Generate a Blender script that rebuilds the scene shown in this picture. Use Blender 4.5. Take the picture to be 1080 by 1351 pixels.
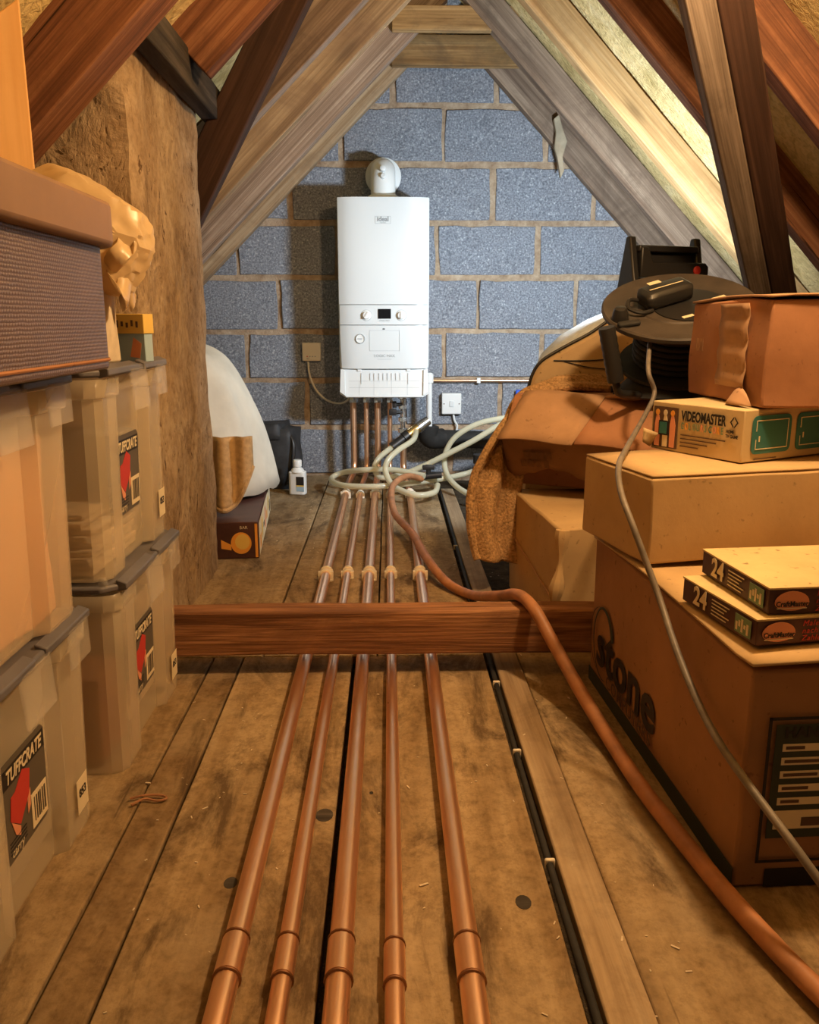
import bpy, bmesh, math, random
from mathutils import Vector, Matrix, noise
random.seed(7)
for o in list(bpy.data.objects): bpy.data.objects.remove(o)
scene = bpy.context.scene
COL = scene.collection
PI = math.pi
R = math.radians

# ------------------------------------------------------------------ camera
FOC = 1100.0                                   # focal length in pixels of the 1080 x 1351 frame
PITCH = math.atan(251.5 / FOC)                 # looking down a little
YAW = math.atan(28 / FOC * math.cos(PITCH))
EYE = 0.709
cd = bpy.data.cameras.new('camera')
cam = bpy.data.objects.new('camera', cd); COL.objects.link(cam)
cam.location = (0, 0, EYE)
cam.rotation_euler = (PI / 2 - PITCH, 0, -YAW)
cd.sensor_fit = 'HORIZONTAL'; cd.sensor_width = 36.0
cd.lens = 36.0 * FOC / 1080
cd.clip_start = 0.02; cd.clip_end = 50
scene.camera = cam

# ------------------------------------------------------------------ light
w = bpy.data.worlds.new('world'); scene.world = w; w.use_nodes = True
w.node_tree.nodes['Background'].inputs[0].default_value = (1.0, 0.72, 0.45, 1)
w.node_tree.nodes['Background'].inputs[1].default_value = 0.10
scene.view_settings.view_transform = 'Standard'
scene.view_settings.look = 'None'
scene.view_settings.gamma = 1
scene.view_settings.use_curve_mapping = False
scene.view_settings.exposure = 0.0
# the warm bulb of the loft, hung from the ridge just above the frame
ld = bpy.data.lights.new('loft_bulb', 'POINT'); ld.energy = 56; ld.color = (1.0, 0.645, 0.325); ld.shadow_soft_size = 0.045
bulb = bpy.data.objects.new('loft_bulb', ld); COL.objects.link(bulb); bulb.location = (0.62, 1.22, 1.42)
# the light of the LED work lamp (its body is built further down)
ld = bpy.data.lights.new('work_lamp_light', 'AREA'); ld.energy = 26; ld.color = (0.74, 0.88, 1.0)
ld.shape = 'RECTANGLE'; ld.size = 0.15; ld.size_y = 0.07
led = bpy.data.objects.new('work_lamp_light', ld); COL.objects.link(led)
LAMP = Vector((0.79, 2.48, 0.788)); LAMP_ROT = R(18)
led.location = LAMP + Matrix.Rotation(LAMP_ROT, 3, 'Z') @ Vector((0, 0.062, 0.075))
led.rotation_euler = (R(96), 0, LAMP_ROT)

# ------------------------------------------------------------------ helpers
def at(px, py, Y=None, Z=None, X=None):
    """world point seen at a pixel of the photograph, at a given depth Y, height Z or side X"""
    cp, sp, cy, sy = math.cos(PITCH), math.sin(PITCH), math.cos(YAW), math.sin(YAW)
    u = (px - 540) / FOC; v = -(py - 675.5) / FOC
    r = Vector((sy * cp + u * cy + v * sy * sp, cy * cp - u * sy + v * cy * sp, -sp + v * cp))
    t = Y / r.y if Y is not None else ((Z - EYE) / r.z if Z is not None else X / r.x)
    return Vector((0, 0, EYE)) + r * t

def catmull(pts, n=6):
    pts = [Vector(p) for p in pts]; out = []
    for i in range(len(pts) - 1):
        a = pts[max(i - 1, 0)]; b = pts[i]; c = pts[i + 1]; d = pts[min(i + 2, len(pts) - 1)]
        for k in range(n):
            t = k / n
            out.append(0.5 * (2 * b + (c - a) * t + (2 * a - 5 * b + 4 * c - d) * t * t + (3 * b - a - 3 * c + d) * t ** 3))
    out.append(pts[-1]); return out

def rounded(pts, rad, n=5):
    """polyline with its corners turned into arcs"""
    pts = [Vector(p) for p in pts]; out = [pts[0]]
    for i in range(1, len(pts) - 1):
        a, b, c = pts[i - 1], pts[i], pts[i + 1]
        p = b + (a - b).normalized() * min(rad, (a - b).length * .49); q = b + (c - b).normalized() * min(rad, (c - b).length * .49)
        for k in range(n + 1):
            t = k / n; out.append(p * (1 - t) ** 2 + b * 2 * t * (1 - t) + q * t * t)
    out.append(pts[-1]); return out

class MB:
    def __init__(s): s.v = []; s.f = []
    def add(s, vs, fs):
        o = len(s.v); s.v += [tuple(x) for x in vs]; s.f += [tuple(i + o for i in f) for f in fs]; return s
    def box(s, x0, y0, z0, x1, y1, z1, M=None):
        vs = [Vector((x, y, z)) for x in (x0, x1) for y in (y0, y1) for z in (z0, z1)]
        if M: vs = [M @ p for p in vs]
        return s.add(vs, [(0, 1, 3, 2), (4, 6, 7, 5), (0, 4, 5, 1), (2, 3, 7, 6), (0, 2, 6, 4), (1, 5, 7, 3)])
    def tube(s, pts, r, seg=10, caps=True, closed=False, flat=1.0):
        pts = [Vector(p) for p in pts]; n = len(pts)
        rs = r if isinstance(r, (list, tuple)) else [r] * n
        t = (pts[1] - pts[0]).normalized()
        u = t.orthogonal().normalized() if abs(t.z) > .9 else t.cross(Vector((0, 0, 1))).normalized()
        vs = []
        for i, p in enumerate(pts):
            if closed: t2 = (pts[(i + 1) % n] - pts[i - 1]).normalized()
            else: t2 = (pts[min(i + 1, n - 1)] - pts[max(i - 1, 0)]).normalized()
            u = (u - t2 * u.dot(t2)).normalized(); w_ = t2.cross(u)
            for k in range(seg):
                a = 2 * PI * k / seg; vs.append(p + (u * math.cos(a) + w_ * math.sin(a) * flat) * rs[i])
        fs = []
        for i in range(n if closed else n - 1):
            j = (i + 1) % n
            for k in range(seg):
                l = (k + 1) % seg; fs.append((i * seg + k, i * seg + l, j * seg + l, j * seg + k))
        if caps and not closed: fs += [tuple(range(seg))[::-1], tuple((n - 1) * seg + k for k in range(seg))]
        return s.add(vs, fs)
    def lathe(s, prof, seg=24, M=None):
        vs = [Vector((r * math.cos(2 * PI * k / seg), r * math.sin(2 * PI * k / seg), z)) for r, z in prof for k in range(seg)]
        if M: vs = [M @ p for p in vs]
        fs = []
        for i in range(len(prof) - 1):
            for k in range(seg):
                l = (k + 1) % seg; fs.append((i * seg + k, i * seg + l, (i + 1) * seg + l, (i + 1) * seg + k))
        fs += [tuple(range(seg))[::-1], tuple((len(prof) - 1) * seg + k for k in range(seg))]
        return s.add(vs, fs)
    def prism(s, poly, z0, z1, M=None):
        n = len(poly); vs = [Vector((x, y, z)) for z in (z0, z1) for x, y in poly]
        if M: vs = [M @ p for p in vs]
        return s.add(vs, [tuple(range(n))[::-1], tuple(range(n, 2 * n))] + [(k, (k + 1) % n, n + (k + 1) % n, n + k) for k in range(n)])
    def grid(s, fn, nu, nv, wrap=False):
        vs = [fn(i / nu, j / nv) for i in range(nu + 1) for j in range(nv + 1)]
        return s.add(vs, [(i * (nv + 1) + j, (i + 1) * (nv + 1) + j, (i + 1) * (nv + 1) + j + 1, i * (nv + 1) + j + 1) for i in range(nu) for j in range(nv)])
    def soft(s, x0, y0, z0, x1, y1, z1, n=6, bulge=.004, jit=.0015, seed=0, M=None):
        bm = bmesh.new(); bmesh.ops.create_cube(bm, size=1)
        bmesh.ops.subdivide_edges(bm, edges=bm.edges[:], cuts=n, use_grid_fill=True)
        bm.verts.ensure_lookup_table(); vs = []
        for v in bm.verts:
            p = v.co; q = Vector((x0 + (p.x + .5) * (x1 - x0), y0 + (p.y + .5) * (y1 - y0), z0 + (p.z + .5) * (z1 - z0)))
            c = Vector([math.cos(PI * k) for k in p])
            for a in range(3):
                if abs(abs(p[a]) - .5) < 1e-4: q[a] += math.copysign(bulge * max(0, c[(a + 1) % 3]) * max(0, c[(a + 2) % 3]), p[a])
            q += noise.noise_vector(q * 9 + Vector((seed, seed * 2.3, 1))) * jit
            q.z = max(q.z, z0)
            vs.append(M @ q if M else q)
        fs = [tuple(v.index for v in f.verts) for f in bm.faces]; bm.free()
        return s.add(vs, fs)
    def build(s, name, mat, parent=None, M=None, smooth=True, bevel=0, seg=2, angle=38, solid=0, sub=0):
        me = bpy.data.meshes.new(name); me.from_pydata(s.v, [], s.f); me.update()
        bm = bmesh.new(); bm.from_mesh(me); bmesh.ops.remove_doubles(bm, verts=bm.verts, dist=1e-6)
        bmesh.ops.recalc_face_normals(bm, faces=bm.faces); bm.to_mesh(me); bm.free()
        if smooth:
            me.polygons.foreach_set('use_smooth', [True] * len(me.polygons)); me.set_sharp_from_angle(angle=R(angle))
        me.materials.append(mat)
        o = bpy.data.objects.new(name, me); COL.objects.link(o)
        if parent: o.parent = parent
        if M: o.matrix_basis = M
        if solid: m = o.modifiers.new('thickness', 'SOLIDIFY'); m.thickness = solid; m.offset = 0
        if bevel: m = o.modifiers.new('bevel', 'BEVEL'); m.width = bevel; m.segments = seg; m.limit_method = 'ANGLE'; m.angle_limit = R(40)
        if sub: m = o.modifiers.new('sub', 'SUBSURF'); m.levels = sub; m.render_levels = sub
        return o

def tag(o, label=None, cat=None, group=None, kind=None):
    if label: o['label'] = label
    if cat: o['category'] = cat
    if group: o['group'] = group
    if kind: o['kind'] = kind
    return o
def thing(name, label, cat, loc=(0, 0, 0), rz=0, group=None, M=None):
    o = bpy.data.objects.new(name, None); COL.objects.link(o); o.empty_display_size = .05
    if M: o.matrix_basis = M
    else: o.location = loc; o.rotation_euler = (0, 0, rz)
    return tag(o, label, cat, group)
def frame(o, x, y):
    """matrix of a flat frame at o whose local x and y run along the given directions"""
    x = Vector(x).normalized(); y = Vector(y); z = x.cross(y).normalized(); y = z.cross(x)
    M = Matrix.Identity(4)
    for i in range(3): M[i][0] = x[i]; M[i][1] = y[i]; M[i][2] = z[i]; M[i][3] = o[i]
    return M
def rect(x0, y0, x1, y1): return [(x0, y0), (x1, y0), (x1, y1), (x0, y1)]
def decal(name, poly, M, mat, parent, lift=.0004, th=.0006):
    return MB().prism(poly, lift, lift + th).build(name, mat, parent, M, smooth=False)
def lettering(body, size, M, mat, parent, name='lettering', bold=0, shear=0, align='LEFT', sx=1.0, lift=.0012, space=1.0):
    cu = bpy.data.curves.new(name, 'FONT'); cu.body = body; cu.size = size; cu.extrude = .0002; cu.offset = bold; cu.shear = shear
    cu.align_x = align; cu.align_y = 'CENTER'; cu.space_character = space; cu.resolution_u = 3
    t = bpy.data.objects.new('tmp', cu); COL.objects.link(t)
    dg = bpy.context.evaluated_depsgraph_get(); dg.update()
    me = bpy.data.meshes.new_from_object(t.evaluated_get(dg)); bpy.data.objects.remove(t); bpy.data.curves.remove(cu)
    for v in me.vertices: v.co.x *= sx; v.co.z += lift
    me.name = name; me.materials.clear(); me.materials.append(mat)
    o = bpy.data.objects.new(name, me); COL.objects.link(o); o.parent = parent; o.matrix_basis = M
    return o

# ------------------------------------------------------------------ materials
def nodes(name, rough=.6, metal=0, spec=.4):
    m = bpy.data.materials.new(name); m.use_nodes = True
    nt = m.node_tree; b = nt.nodes['Principled BSDF']
    b.inputs['Roughness'].default_value = rough; b.inputs['Metallic'].default_value = metal
    b.inputs['Specular IOR Level'].default_value = spec
    return m, nt, b
def coords(nt, scale=(1, 1, 1), rnd=True):
    tc = nt.nodes.new('ShaderNodeTexCoord'); mp = nt.nodes.new('ShaderNodeMapping')
    mp.inputs['Scale'].default_value = scale
    nt.links.new(tc.outputs['Object'], mp.inputs['Vector'])
    if rnd:
        oi = nt.nodes.new('ShaderNodeObjectInfo'); mu = nt.nodes.new('ShaderNodeMath'); mu.operation = 'MULTIPLY'; mu.inputs[1].default_value = 37
        nt.links.new(oi.outputs['Random'], mu.inputs[0]); nt.links.new(mu.outputs[0], mp.inputs['Location'])
    return mp.outputs['Vector']
def noise_tex(nt, vec, scale, detail=4, rough=.55, dist=0):
    n = nt.nodes.new('ShaderNodeTexNoise'); n.inputs['Scale'].default_value = scale; n.inputs['Detail'].default_value = detail
    n.inputs['Roughness'].default_value = rough; n.inputs['Distortion'].default_value = dist
    nt.links.new(vec, n.inputs['Vector']); return n.outputs[0]
def ramp(nt, fac, stops):
    r = nt.nodes.new('ShaderNodeValToRGB'); e = r.color_ramp.elements
    while len(e) < len(stops): e.new(.5)
    for el, (p, c) in zip(e, stops): el.position = p; el.color = (*c, 1) if len(c) == 3 else c
    nt.links.new(fac, r.inputs[0]); return r.outputs[0]
def mix(nt, fac, a, b, mode='MIX'):
    n = nt.nodes.new('ShaderNodeMix'); n.data_type = 'RGBA'; n.blend_type = mode
    for v, s in ((fac, n.inputs[0]), (a, n.inputs[6]), (b, n.inputs[7])):
        if hasattr(v, 'links') or isinstance(v, bpy.types.NodeSocket): nt.links.new(v, s)
        else: s.default_value = v if isinstance(v, (int, float)) else (*v, 1)
    return n.outputs[2]
def bump(nt, b, h, strength=.3, dist=.004, prev=None):
    n = nt.nodes.new('ShaderNodeBump'); n.inputs['Strength'].default_value = strength; n.inputs['Distance'].default_value = dist
    nt.links.new(h, n.inputs['Height'])
    if prev: nt.links.new(prev, n.inputs['Normal'])
    nt.links.new(n.outputs[0], b.inputs['Normal']); return n.outputs[0]
def plain(name, col, rough=.5, metal=0, spec=.4, var=.0, scale=20, bmp=0):
    m, nt, b = nodes(name, rough, metal, spec)
    if var or bmp:
        n = noise_tex(nt, coords(nt), scale, 5)
        c = ramp(nt, n, [(.3, tuple(k * (1 - var) for k in col)), (.7, tuple(min(1, k * (1 + var)) for k in col))])
        nt.links.new(c, b.inputs['Base Color'])
        if bmp: bump(nt, b, n, bmp)
    else: b.inputs['Base Color'].default_value = (*col, 1)
    return m
def wood(name, lo, mid, hi, grain=26, length=1.1, rough=.75, stain=(.12, .07, .035), stain_amt=.5, bmp=.35, streak=.5, knots=.8, patch=.35):
    m, nt, b = nodes(name, rough, 0, .25)
    v = coords(nt, (length, grain, grain)); v2 = coords(nt, (1, 1, 1))
    # knots bend the grain around them
    vo = nt.nodes.new('ShaderNodeTexVoronoi'); vo.inputs['Scale'].default_value = 1.0; nt.links.new(coords(nt, (2.2, 7, 7)), vo.inputs['Vector'])
    kn = ramp(nt, vo.outputs['Distance'], [(.05, (1, 1, 1)), (.15, (0, 0, 0))])
    g = noise_tex(nt, v, 1.0, 8, .62, .9)
    fine = noise_tex(nt, coords(nt, (length * 4, grain * 7, grain * 7)), 1.0, 4, .6)
    c = ramp(nt, g, [(.36, lo), (.5, mid), (.63, hi)])
    c = mix(nt, streak, c, ramp(nt, fine, [(.32, (.42, .37, .32)), (.62, (1, 1, 1))]), 'MULTIPLY')
    c = mix(nt, patch, c, ramp(nt, noise_tex(nt, coords(nt, (.6, 3, 3)), 4, 5, .6), [(.3, (.5, .46, .42)), (.65, (1, 1, 1))]), 'MULTIPLY')
    kf = nt.nodes.new('ShaderNodeMath'); kf.operation = 'MULTIPLY'; kf.inputs[1].default_value = knots * .75; nt.links.new(kn, kf.inputs[0])
    c = mix(nt, kf.outputs[0], c, tuple(k * .35 for k in lo))
    s = ramp(nt, noise_tex(nt, v2, 4.5, 8, .72, .5), [(.48, (0, 0, 0)), (.62, (1, 1, 1))])
    mm = nt.nodes.new('ShaderNodeMath'); mm.operation = 'MULTIPLY'; mm.inputs[1].default_value = stain_amt
    nt.links.new(s, mm.inputs[0])
    c = mix(nt, mm.outputs[0], c, stain)
    cr = ramp(nt, noise_tex(nt, coords(nt, (length * 1.6, grain * 2.2, grain * 2.2)), 1.0, 3, .5, .3), [(.27, (1, 1, 1)), (.30, (0, 0, 0))])
    c = mix(nt, cr, c, tuple(k * .25 for k in lo))
    nt.links.new(c, b.inputs['Base Color'])
    p = bump(nt, b, fine, bmp, .002)
    bump(nt, b, g, bmp * .6, .003, p)
    return m
def cardboard(name, col, var=.16, spots=.5, rough=.85):
    m, nt, b = nodes(name, rough, 0, .2)
    v = coords(nt)
    c = ramp(nt, noise_tex(nt, v, 6, 6, .6), [(.3, tuple(k * (1 - var) for k in col)), (.7, tuple(min(1, k * (1 + var)) for k in col))])
    sp = ramp(nt, noise_tex(nt, v, 70, 3, .5), [(.66, (0, 0, 0)), (.72, (1, 1, 1))])
    mm = nt.nodes.new('ShaderNodeMath'); mm.operation = 'MULTIPLY'; mm.inputs[1].default_value = spots; nt.links.new(sp, mm.inputs[0])
    c = mix(nt, mm.outputs[0], c, tuple(k * .35 for k in col))
    nt.links.new(c, b.inputs['Base Color'])
    bump(nt, b, noise_tex(nt, v, 14, 6, .6), .25, .006)
    return m

M = {}
def floor_mat():
    m, nt, b = nodes('dusty_floorboards', .85, 0, .2)
    v = coords(nt, (.8, 10, 10)); v2 = coords(nt, (1, 1, 1)); v3 = coords(nt, (2.2, 5, 5))
    c = ramp(nt, noise_tex(nt, v, 1.0, 8, .6, .8), [(.32, (.20, .125, .06)), (.5, (.32, .22, .115)), (.66, (.43, .315, .18))])
    c = mix(nt, .55, c, ramp(nt, noise_tex(nt, v2, 26, 6, .7), [(.32, (.45, .40, .34)), (.58, (1, 1, 1))]), 'MULTIPLY')
    c = mix(nt, .6, c, ramp(nt, noise_tex(nt, v2, 90, 4, .7), [(.3, (.5, .46, .4)), (.55, (1, 1, 1))]), 'MULTIPLY')
    def amt(sock, k):
        mm = nt.nodes.new('ShaderNodeMath'); mm.operation = 'MULTIPLY'; mm.inputs[1].default_value = k; nt.links.new(sock, mm.inputs[0]); return mm.outputs[0]
    dust = ramp(nt, noise_tex(nt, v2, 5, 6, .65, .3), [(.48, (0, 0, 0)), (.72, (1, 1, 1))])
    c = mix(nt, amt(dust, .45), c, (.46, .36, .23))
    st = ramp(nt, noise_tex(nt, v3, 1.7, 9, .74, .6), [(.50, (0, 0, 0)), (.64, (1, 1, 1))])
    c = mix(nt, amt(st, .85), c, (.075, .045, .022))
    vo = nt.nodes.new('ShaderNodeTexVoronoi'); vo.inputs['Scale'].default_value = 1.0; nt.links.new(coords(nt, (3, 9, 9)), vo.inputs['Vector'])
    c = mix(nt, amt(ramp(nt, vo.outputs['Distance'], [(.05, (1, 1, 1)), (.13, (0, 0, 0))]), .8), c, (.07, .04, .02))
    cr = ramp(nt, noise_tex(nt, coords(nt, (1.2, 40, 40)), 1.0, 3, .5, .3), [(.24, (1, 1, 1)), (.27, (0, 0, 0))])
    c = mix(nt, amt(cr, .8), c, (.06, .035, .018))
    nt.links.new(c, b.inputs['Base Color'])
    p = bump(nt, b, noise_tex(nt, v2, 60, 6, .7), .35, .004); bump(nt, b, noise_tex(nt, v, 1, 8, .6, .8), .35, .004, p)
    return m
M['floor'] = floor_mat()
M['strip'] = wood('strip_wood', (.28, .19, .11), (.40, .29, .175), (.48, .37, .24), 16, .9, .8, (.13, .085, .05), .5, .4, .4)
M['beam'] = wood('rough_sawn_beam', (.20, .088, .04), (.40, .19, .088), (.54, .28, .14), 30, 1.6, .85, (.14, .065, .035), .4, 1.0, .8, .3)
M['rafter_pale'] = wood('pale_rafter_wood', (.34, .22, .12), (.46, .32, .19), (.56, .42, .27), 26, .8, .75, (.22, .14, .08), .45)
M['rafter_stripe'] = wood('striped_rafter_wood', (.22, .145, .10), (.36, .25, .18), (.48, .36, .27), 60, .6, .75, (.20, .13, .09), .3, .4, .6)
M['rafter_brown'] = wood('brown_rafter_wood', (.25, .15, .075), (.37, .235, .12), (.46, .31, .17), 24, .8, .75, (.18, .10, .055), .5)
M['rafter_pine'] = wood('pine_rafter_wood', (.36, .20, .075), (.54, .33, .14), (.64, .43, .21), 22, .8, .7, (.28, .16, .07), .4)
M['rafter_tie'] = wood('stained_tie_wood', (.26, .14, .05), (.42, .25, .10), (.55, .36, .17), 22, .8, .75, (.13, .08, .04), .6)
M['rafter_grey'] = wood('grey_rafter_wood', (.17, .115, .08), (.27, .19, .135), (.38, .28, .20), 28, 1.0, .8, (.12, .08, .055), .6)
M['rafter_red'] = wood('red_rafter_wood', (.15, .06, .03), (.255, .108, .054), (.35, .165, .085), 40, 1.0, .75, (.09, .04, .024), .5, .4, .6)
M['rafter_dark'] = wood('dark_rafter_wood', (.035, .017, .011), (.058, .028, .018), (.085, .044, .029), 26, 1.0, .8, (.035, .02, .015), .4)
M['soot'] = wood('sooty_wood', (.03, .026, .023), (.055, .047, .04), (.10, .085, .07), 20, 1.0, .9, (.03, .025, .02), .5)
M['prop'] = wood('lit_side_prop_wood', (.11, .082, .06), (.19, .148, .115), (.28, .225, .18), 34, 1.0, .8, (.04, .028, .02), .3)  # grey lightened to stand in for lamp light on the prop's left side
M['plank'] = wood('orange_plank_wood', (.62, .33, .11), (.70, .40, .15), (.76, .46, .19), 8, .5, .6, (.55, .28, .08), .2, .1, .12, .25, .1)

def block_mat():
    m, nt, b = nodes('concrete_block', .9, 0, .2); v = coords(nt)
    c = ramp(nt, noise_tex(nt, v, 130, 3, .7), [(.30, (.12, .13, .155)), (.48, (.25, .27, .31)), (.62, (.37, .395, .44)), (.72, (.78, .80, .82))])
    c = mix(nt, .35, c, ramp(nt, noise_tex(nt, v, 9, 6, .65), [(.3, (.55, .52, .5)), (.7, (1, 1, 1))]), 'MULTIPLY')
    nt.links.new(c, b.inputs['Base Color']); bump(nt, b, noise_tex(nt, v, 110, 5, .7), .7, .006); return m
M['block'] = block_mat()
def mortar_mat():
    m, nt, b = nodes('mortar', .95, 0, .1); v = coords(nt)
    c = ramp(nt, noise_tex(nt, v, 22, 6, .7), [(.3, (.30, .20, .125)), (.55, (.50, .37, .25)), (.7, (.60, .48, .35))])
    nt.links.new(c, b.inputs['Base Color']); bump(nt, b, noise_tex(nt, v, 60, 6, .7), .9, .01); return m
M['mortar'] = mortar_mat()
def plaster_mat():
    m, nt, b = nodes('chimney_render', .9, 0, .15)
    v = coords(nt, (1, 1, .7), False); v1 = coords(nt, (1, 1, 1), False)
    c = ramp(nt, noise_tex(nt, v, 7, 9, .66, .5), [(.25, (.17, .105, .055)), (.45, (.36, .25, .145)), (.6, (.48, .36, .23)), (.8, (.57, .46, .31))])
    c = mix(nt, .6, c, ramp(nt, noise_tex(nt, v1, 45, 7, .72), [(.34, (.45, .38, .30)), (.56, (1, 1, 1))]), 'MULTIPLY')
    n2 = noise_tex(nt, coords(nt, (1, 1, .4), False), 30, 6, .7, 2.2)
    reg = ramp(nt, noise_tex(nt, v1, 3.2, 3, .5), [(.36, (0, 0, 0)), (.5, (1, 1, 1))])
    cr = ramp(nt, n2, [(.362, (1, 1, 1)), (.41, (0, 0, 0))])
    cm = mix(nt, 1.0, cr, reg, 'MULTIPLY')
    c = mix(nt, cm, c, (.10, .055, .025))
    nt.links.new(c, b.inputs['Base Color'])
    p = bump(nt, b, n2, .55, .012)
    p = bump(nt, b, noise_tex(nt, v, 7, 9, .6, .8), .8, .03, p)
    bump(nt, b, noise_tex(nt, v1, 70, 5, .6), .3, .004, p); return m
M['plaster'] = plaster_mat()
def felt_mat():
    m, nt, b = nodes('roof_felt', .8, 0, .2)
    v = coords(nt, (3, 22, 22), False)
    c = ramp(nt, noise_tex(nt, coords(nt, (1, 1, 1), False), 7, 7, .65), [(.3, (.46, .34, .13)), (.55, (.74, .58, .28)), (.75, (.82, .70, .42))])
    n = noise_tex(nt, v, 3, 5, .6, .8)
    c = mix(nt, .55, c, ramp(nt, n, [(.35, (.5, .47, .42)), (.55, (1, 1, 1))]), 'MULTIPLY')
    nt.links.new(c, b.inputs['Base Color']); bump(nt, b, n, .8, .012); return m
M['felt'] = felt_mat()
def dust_mat():
    m, nt, b = nodes('loft_dirt', .95, 0, .1); v = coords(nt)
    nt.links.new(ramp(nt, noise_tex(nt, v, 30, 6, .7), [(.3, (.03, .022, .015)), (.6, (.10, .075, .05)), (.75, (.2, .16, .11))]), b.inputs['Base Color'])
    bump(nt, b, noise_tex(nt, v, 40, 6, .7), 1, .02); return m
M['dirt'] = dust_mat()
def copper_mat():
    m, nt, b = nodes('copper', .3, .93, .5); v = coords(nt, (14, 3, 14))
    n = noise_tex(nt, v, 2.2, 6, .65)
    nt.links.new(ramp(nt, n, [(.2, (.74, .40, .22)), (.5, (.93, .57, .35)), (.8, (.97, .66, .45))]), b.inputs['Base Color'])
    nt.links.new(ramp(nt, n, [(.3, (.36, .36, .36)), (.7, (.27, .27, .27))]), b.inputs['Roughness']); return m
M['copper'] = copper_mat()
M['solder'] = plain('tarnished_joint', (.32, .16, .08), .45, .9)
M['chrome'] = plain('chrome', (.75, .75, .74), .25, 1)
M['brass'] = plain('brass', (.72, .5, .2), .35, 1)
M['white'] = plain('white_enamel', (.70, .74, .75), .28, 0, .5)
M['white2'] = plain('white_plastic', (.78, .80, .79), .4, 0, .5)
M['grey_line'] = plain('panel_seam', (.42, .46, .48), .5)
M['grey_print'] = plain('grey_print', (.30, .33, .35), .5)
M['cream'] = plain('cream_plastic', (.74, .68, .56), .45)
M['clip'] = plain('pipe_clip_plastic', (.78, .70, .56), .5)
M['black'] = plain('black_plastic', (.017, .016, .016), .42, 0, .5)
M['reel_disc'] = plain('dusty_black_plastic', (.055, .043, .034), .6, 0, .4, .35, 14, .1)
M['black_matt'] = plain('black_rubber', (.022, .021, .02), .75, 0, .3, .3, 30, .2)
M['screen'] = plain('dark_screen', (.008, .009, .011), .15)
M['blue'] = plain('blue_plastic', (.02, .09, .55), .4)
M['red'] = plain('red_plastic', (.45, .03, .02), .5)
M['grey_lead'] = plain('grey_rubber_cord', (.17, .145, .12), .5, 0, .4, .25, 40)
M['hose'] = plain('orange_hose', (.40, .175, .075), .5, 0, .4, .25, 25)
def clear_mat(name, col, alpha, rough=.25):
    m, nt, b = nodes(name, rough, 0, .5); b.inputs['Base Color'].default_value = (*col, 1)
    tr = nt.nodes.new('ShaderNodeBsdfTransparent'); tl = nt.nodes.new('ShaderNodeBsdfTranslucent'); tl.inputs[0].default_value = (*col, 1)
    a = nt.nodes.new('ShaderNodeMixShader'); a.inputs[0].default_value = .35; nt.links.new(b.outputs[0], a.inputs[1]); nt.links.new(tl.outputs[0], a.inputs[2])
    x = nt.nodes.new('ShaderNodeMixShader'); x.inputs[0].default_value = alpha
    nt.links.new(tr.outputs[0], x.inputs[1]); nt.links.new(a.outputs[0], x.inputs[2])
    nt.links.new(x.outputs[0], nt.nodes['Material Output'].inputs[0]); return m
M['clear_hose'] = clear_mat('clear_hose', (.82, .79, .60), .82, .22)
M['crate'] = clear_mat('milky_crate_plastic', (.93, .82, .62), .33, .22)
M['tab'] = clear_mat('clear_clip_plastic', (.90, .85, .75), .22, .08)
M['film'] = clear_mat('cream_carrier_bag', (.80, .62, .36), .93, .3)
M['lid'] = plain('slate_lid_plastic', (.13, .125, .14), .5, 0, .4, .2, 8)
M['card_brown'] = cardboard('brown_cardboard', (.33, .175, .082))
M['card_red'] = cardboard('reddish_cardboard', (.36, .17, .085), .2)
M['card_tan'] = cardboard('tan_cardboard', (.50, .34, .17), .12)
M['card_dark'] = cardboard('dark_cardboard', (.23, .125, .062), .2)
M['card_dark2'] = cardboard('faded_carton_print', (.16, .085, .042), .2)
M['card_dusty'] = cardboard('dusty_cardboard', (.40, .235, .13), .25)
M['game_maroon'] = plain('maroon_print', (.075, .03, .026), .45, 0, .4, .3, 14)
M['game_top'] = cardboard('dusty_game_lid', (.58, .44, .22), .2, .8)
M['print_cream'] = plain('cream_print', (.72, .62, .42), .6)
M['print_dark'] = plain('black_print', (.018, .014, .012), .6)
M['print_brown'] = plain('brown_print', (.10, .055, .03), .7)
M['print_green'] = plain('dark_green_print', (.035, .045, .03), .7)
M['print_red'] = plain('red_print', (.5, .04, .03), .6)
M['print_pink'] = plain('salmon_print', (.72, .30, .17), .6)
M['print_orange'] = plain('orange_print', (.75, .33, .05), .6)
M['print_teal'] = plain('teal_screen_print', (.035, .16, .15), .4)
M['print_sage'] = plain('sage_print', (.17, .27, .16), .6)
M['print_olive'] = plain('label_grey_print', (.10, .085, .065), .55)
M['print_blue'] = plain('pale_blue_print', (.35, .50, .62), .5)
M['gamebox'] = cardboard('manila_box_card', (.55, .42, .23), .1, .2)
M['yellow'] = plain('yellow_card', (.72, .50, .12), .5)
M['sheet'] = plain('white_dust_sheet', (.62, .60, .52), .9, 0, .1, .12, 7, .25)
M['blanket'] = plain('tan_blanket', (.50, .33, .16), .95, 0, .1, .2, 60, .5)
M['towel'] = plain('brown_towel', (.42, .255, .12), .98, 0, .05, .45, 150, 1.0)
M['rucksack'] = plain('black_nylon', (.03, .031, .034), .6, 0, .4, .35, 20, .3)
M['peach'] = plain('peach_cloth', (.74, .43, .24), .85, 0, .2, .1, 6, .2)
M['paper'] = plain('paper', (.62, .52, .38), .8, 0, .2, .15, 30)
M['grey_cloth'] = plain('grey_cloth', (.38, .34, .28), .9, 0, .2, .2, 8, .2)
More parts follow.
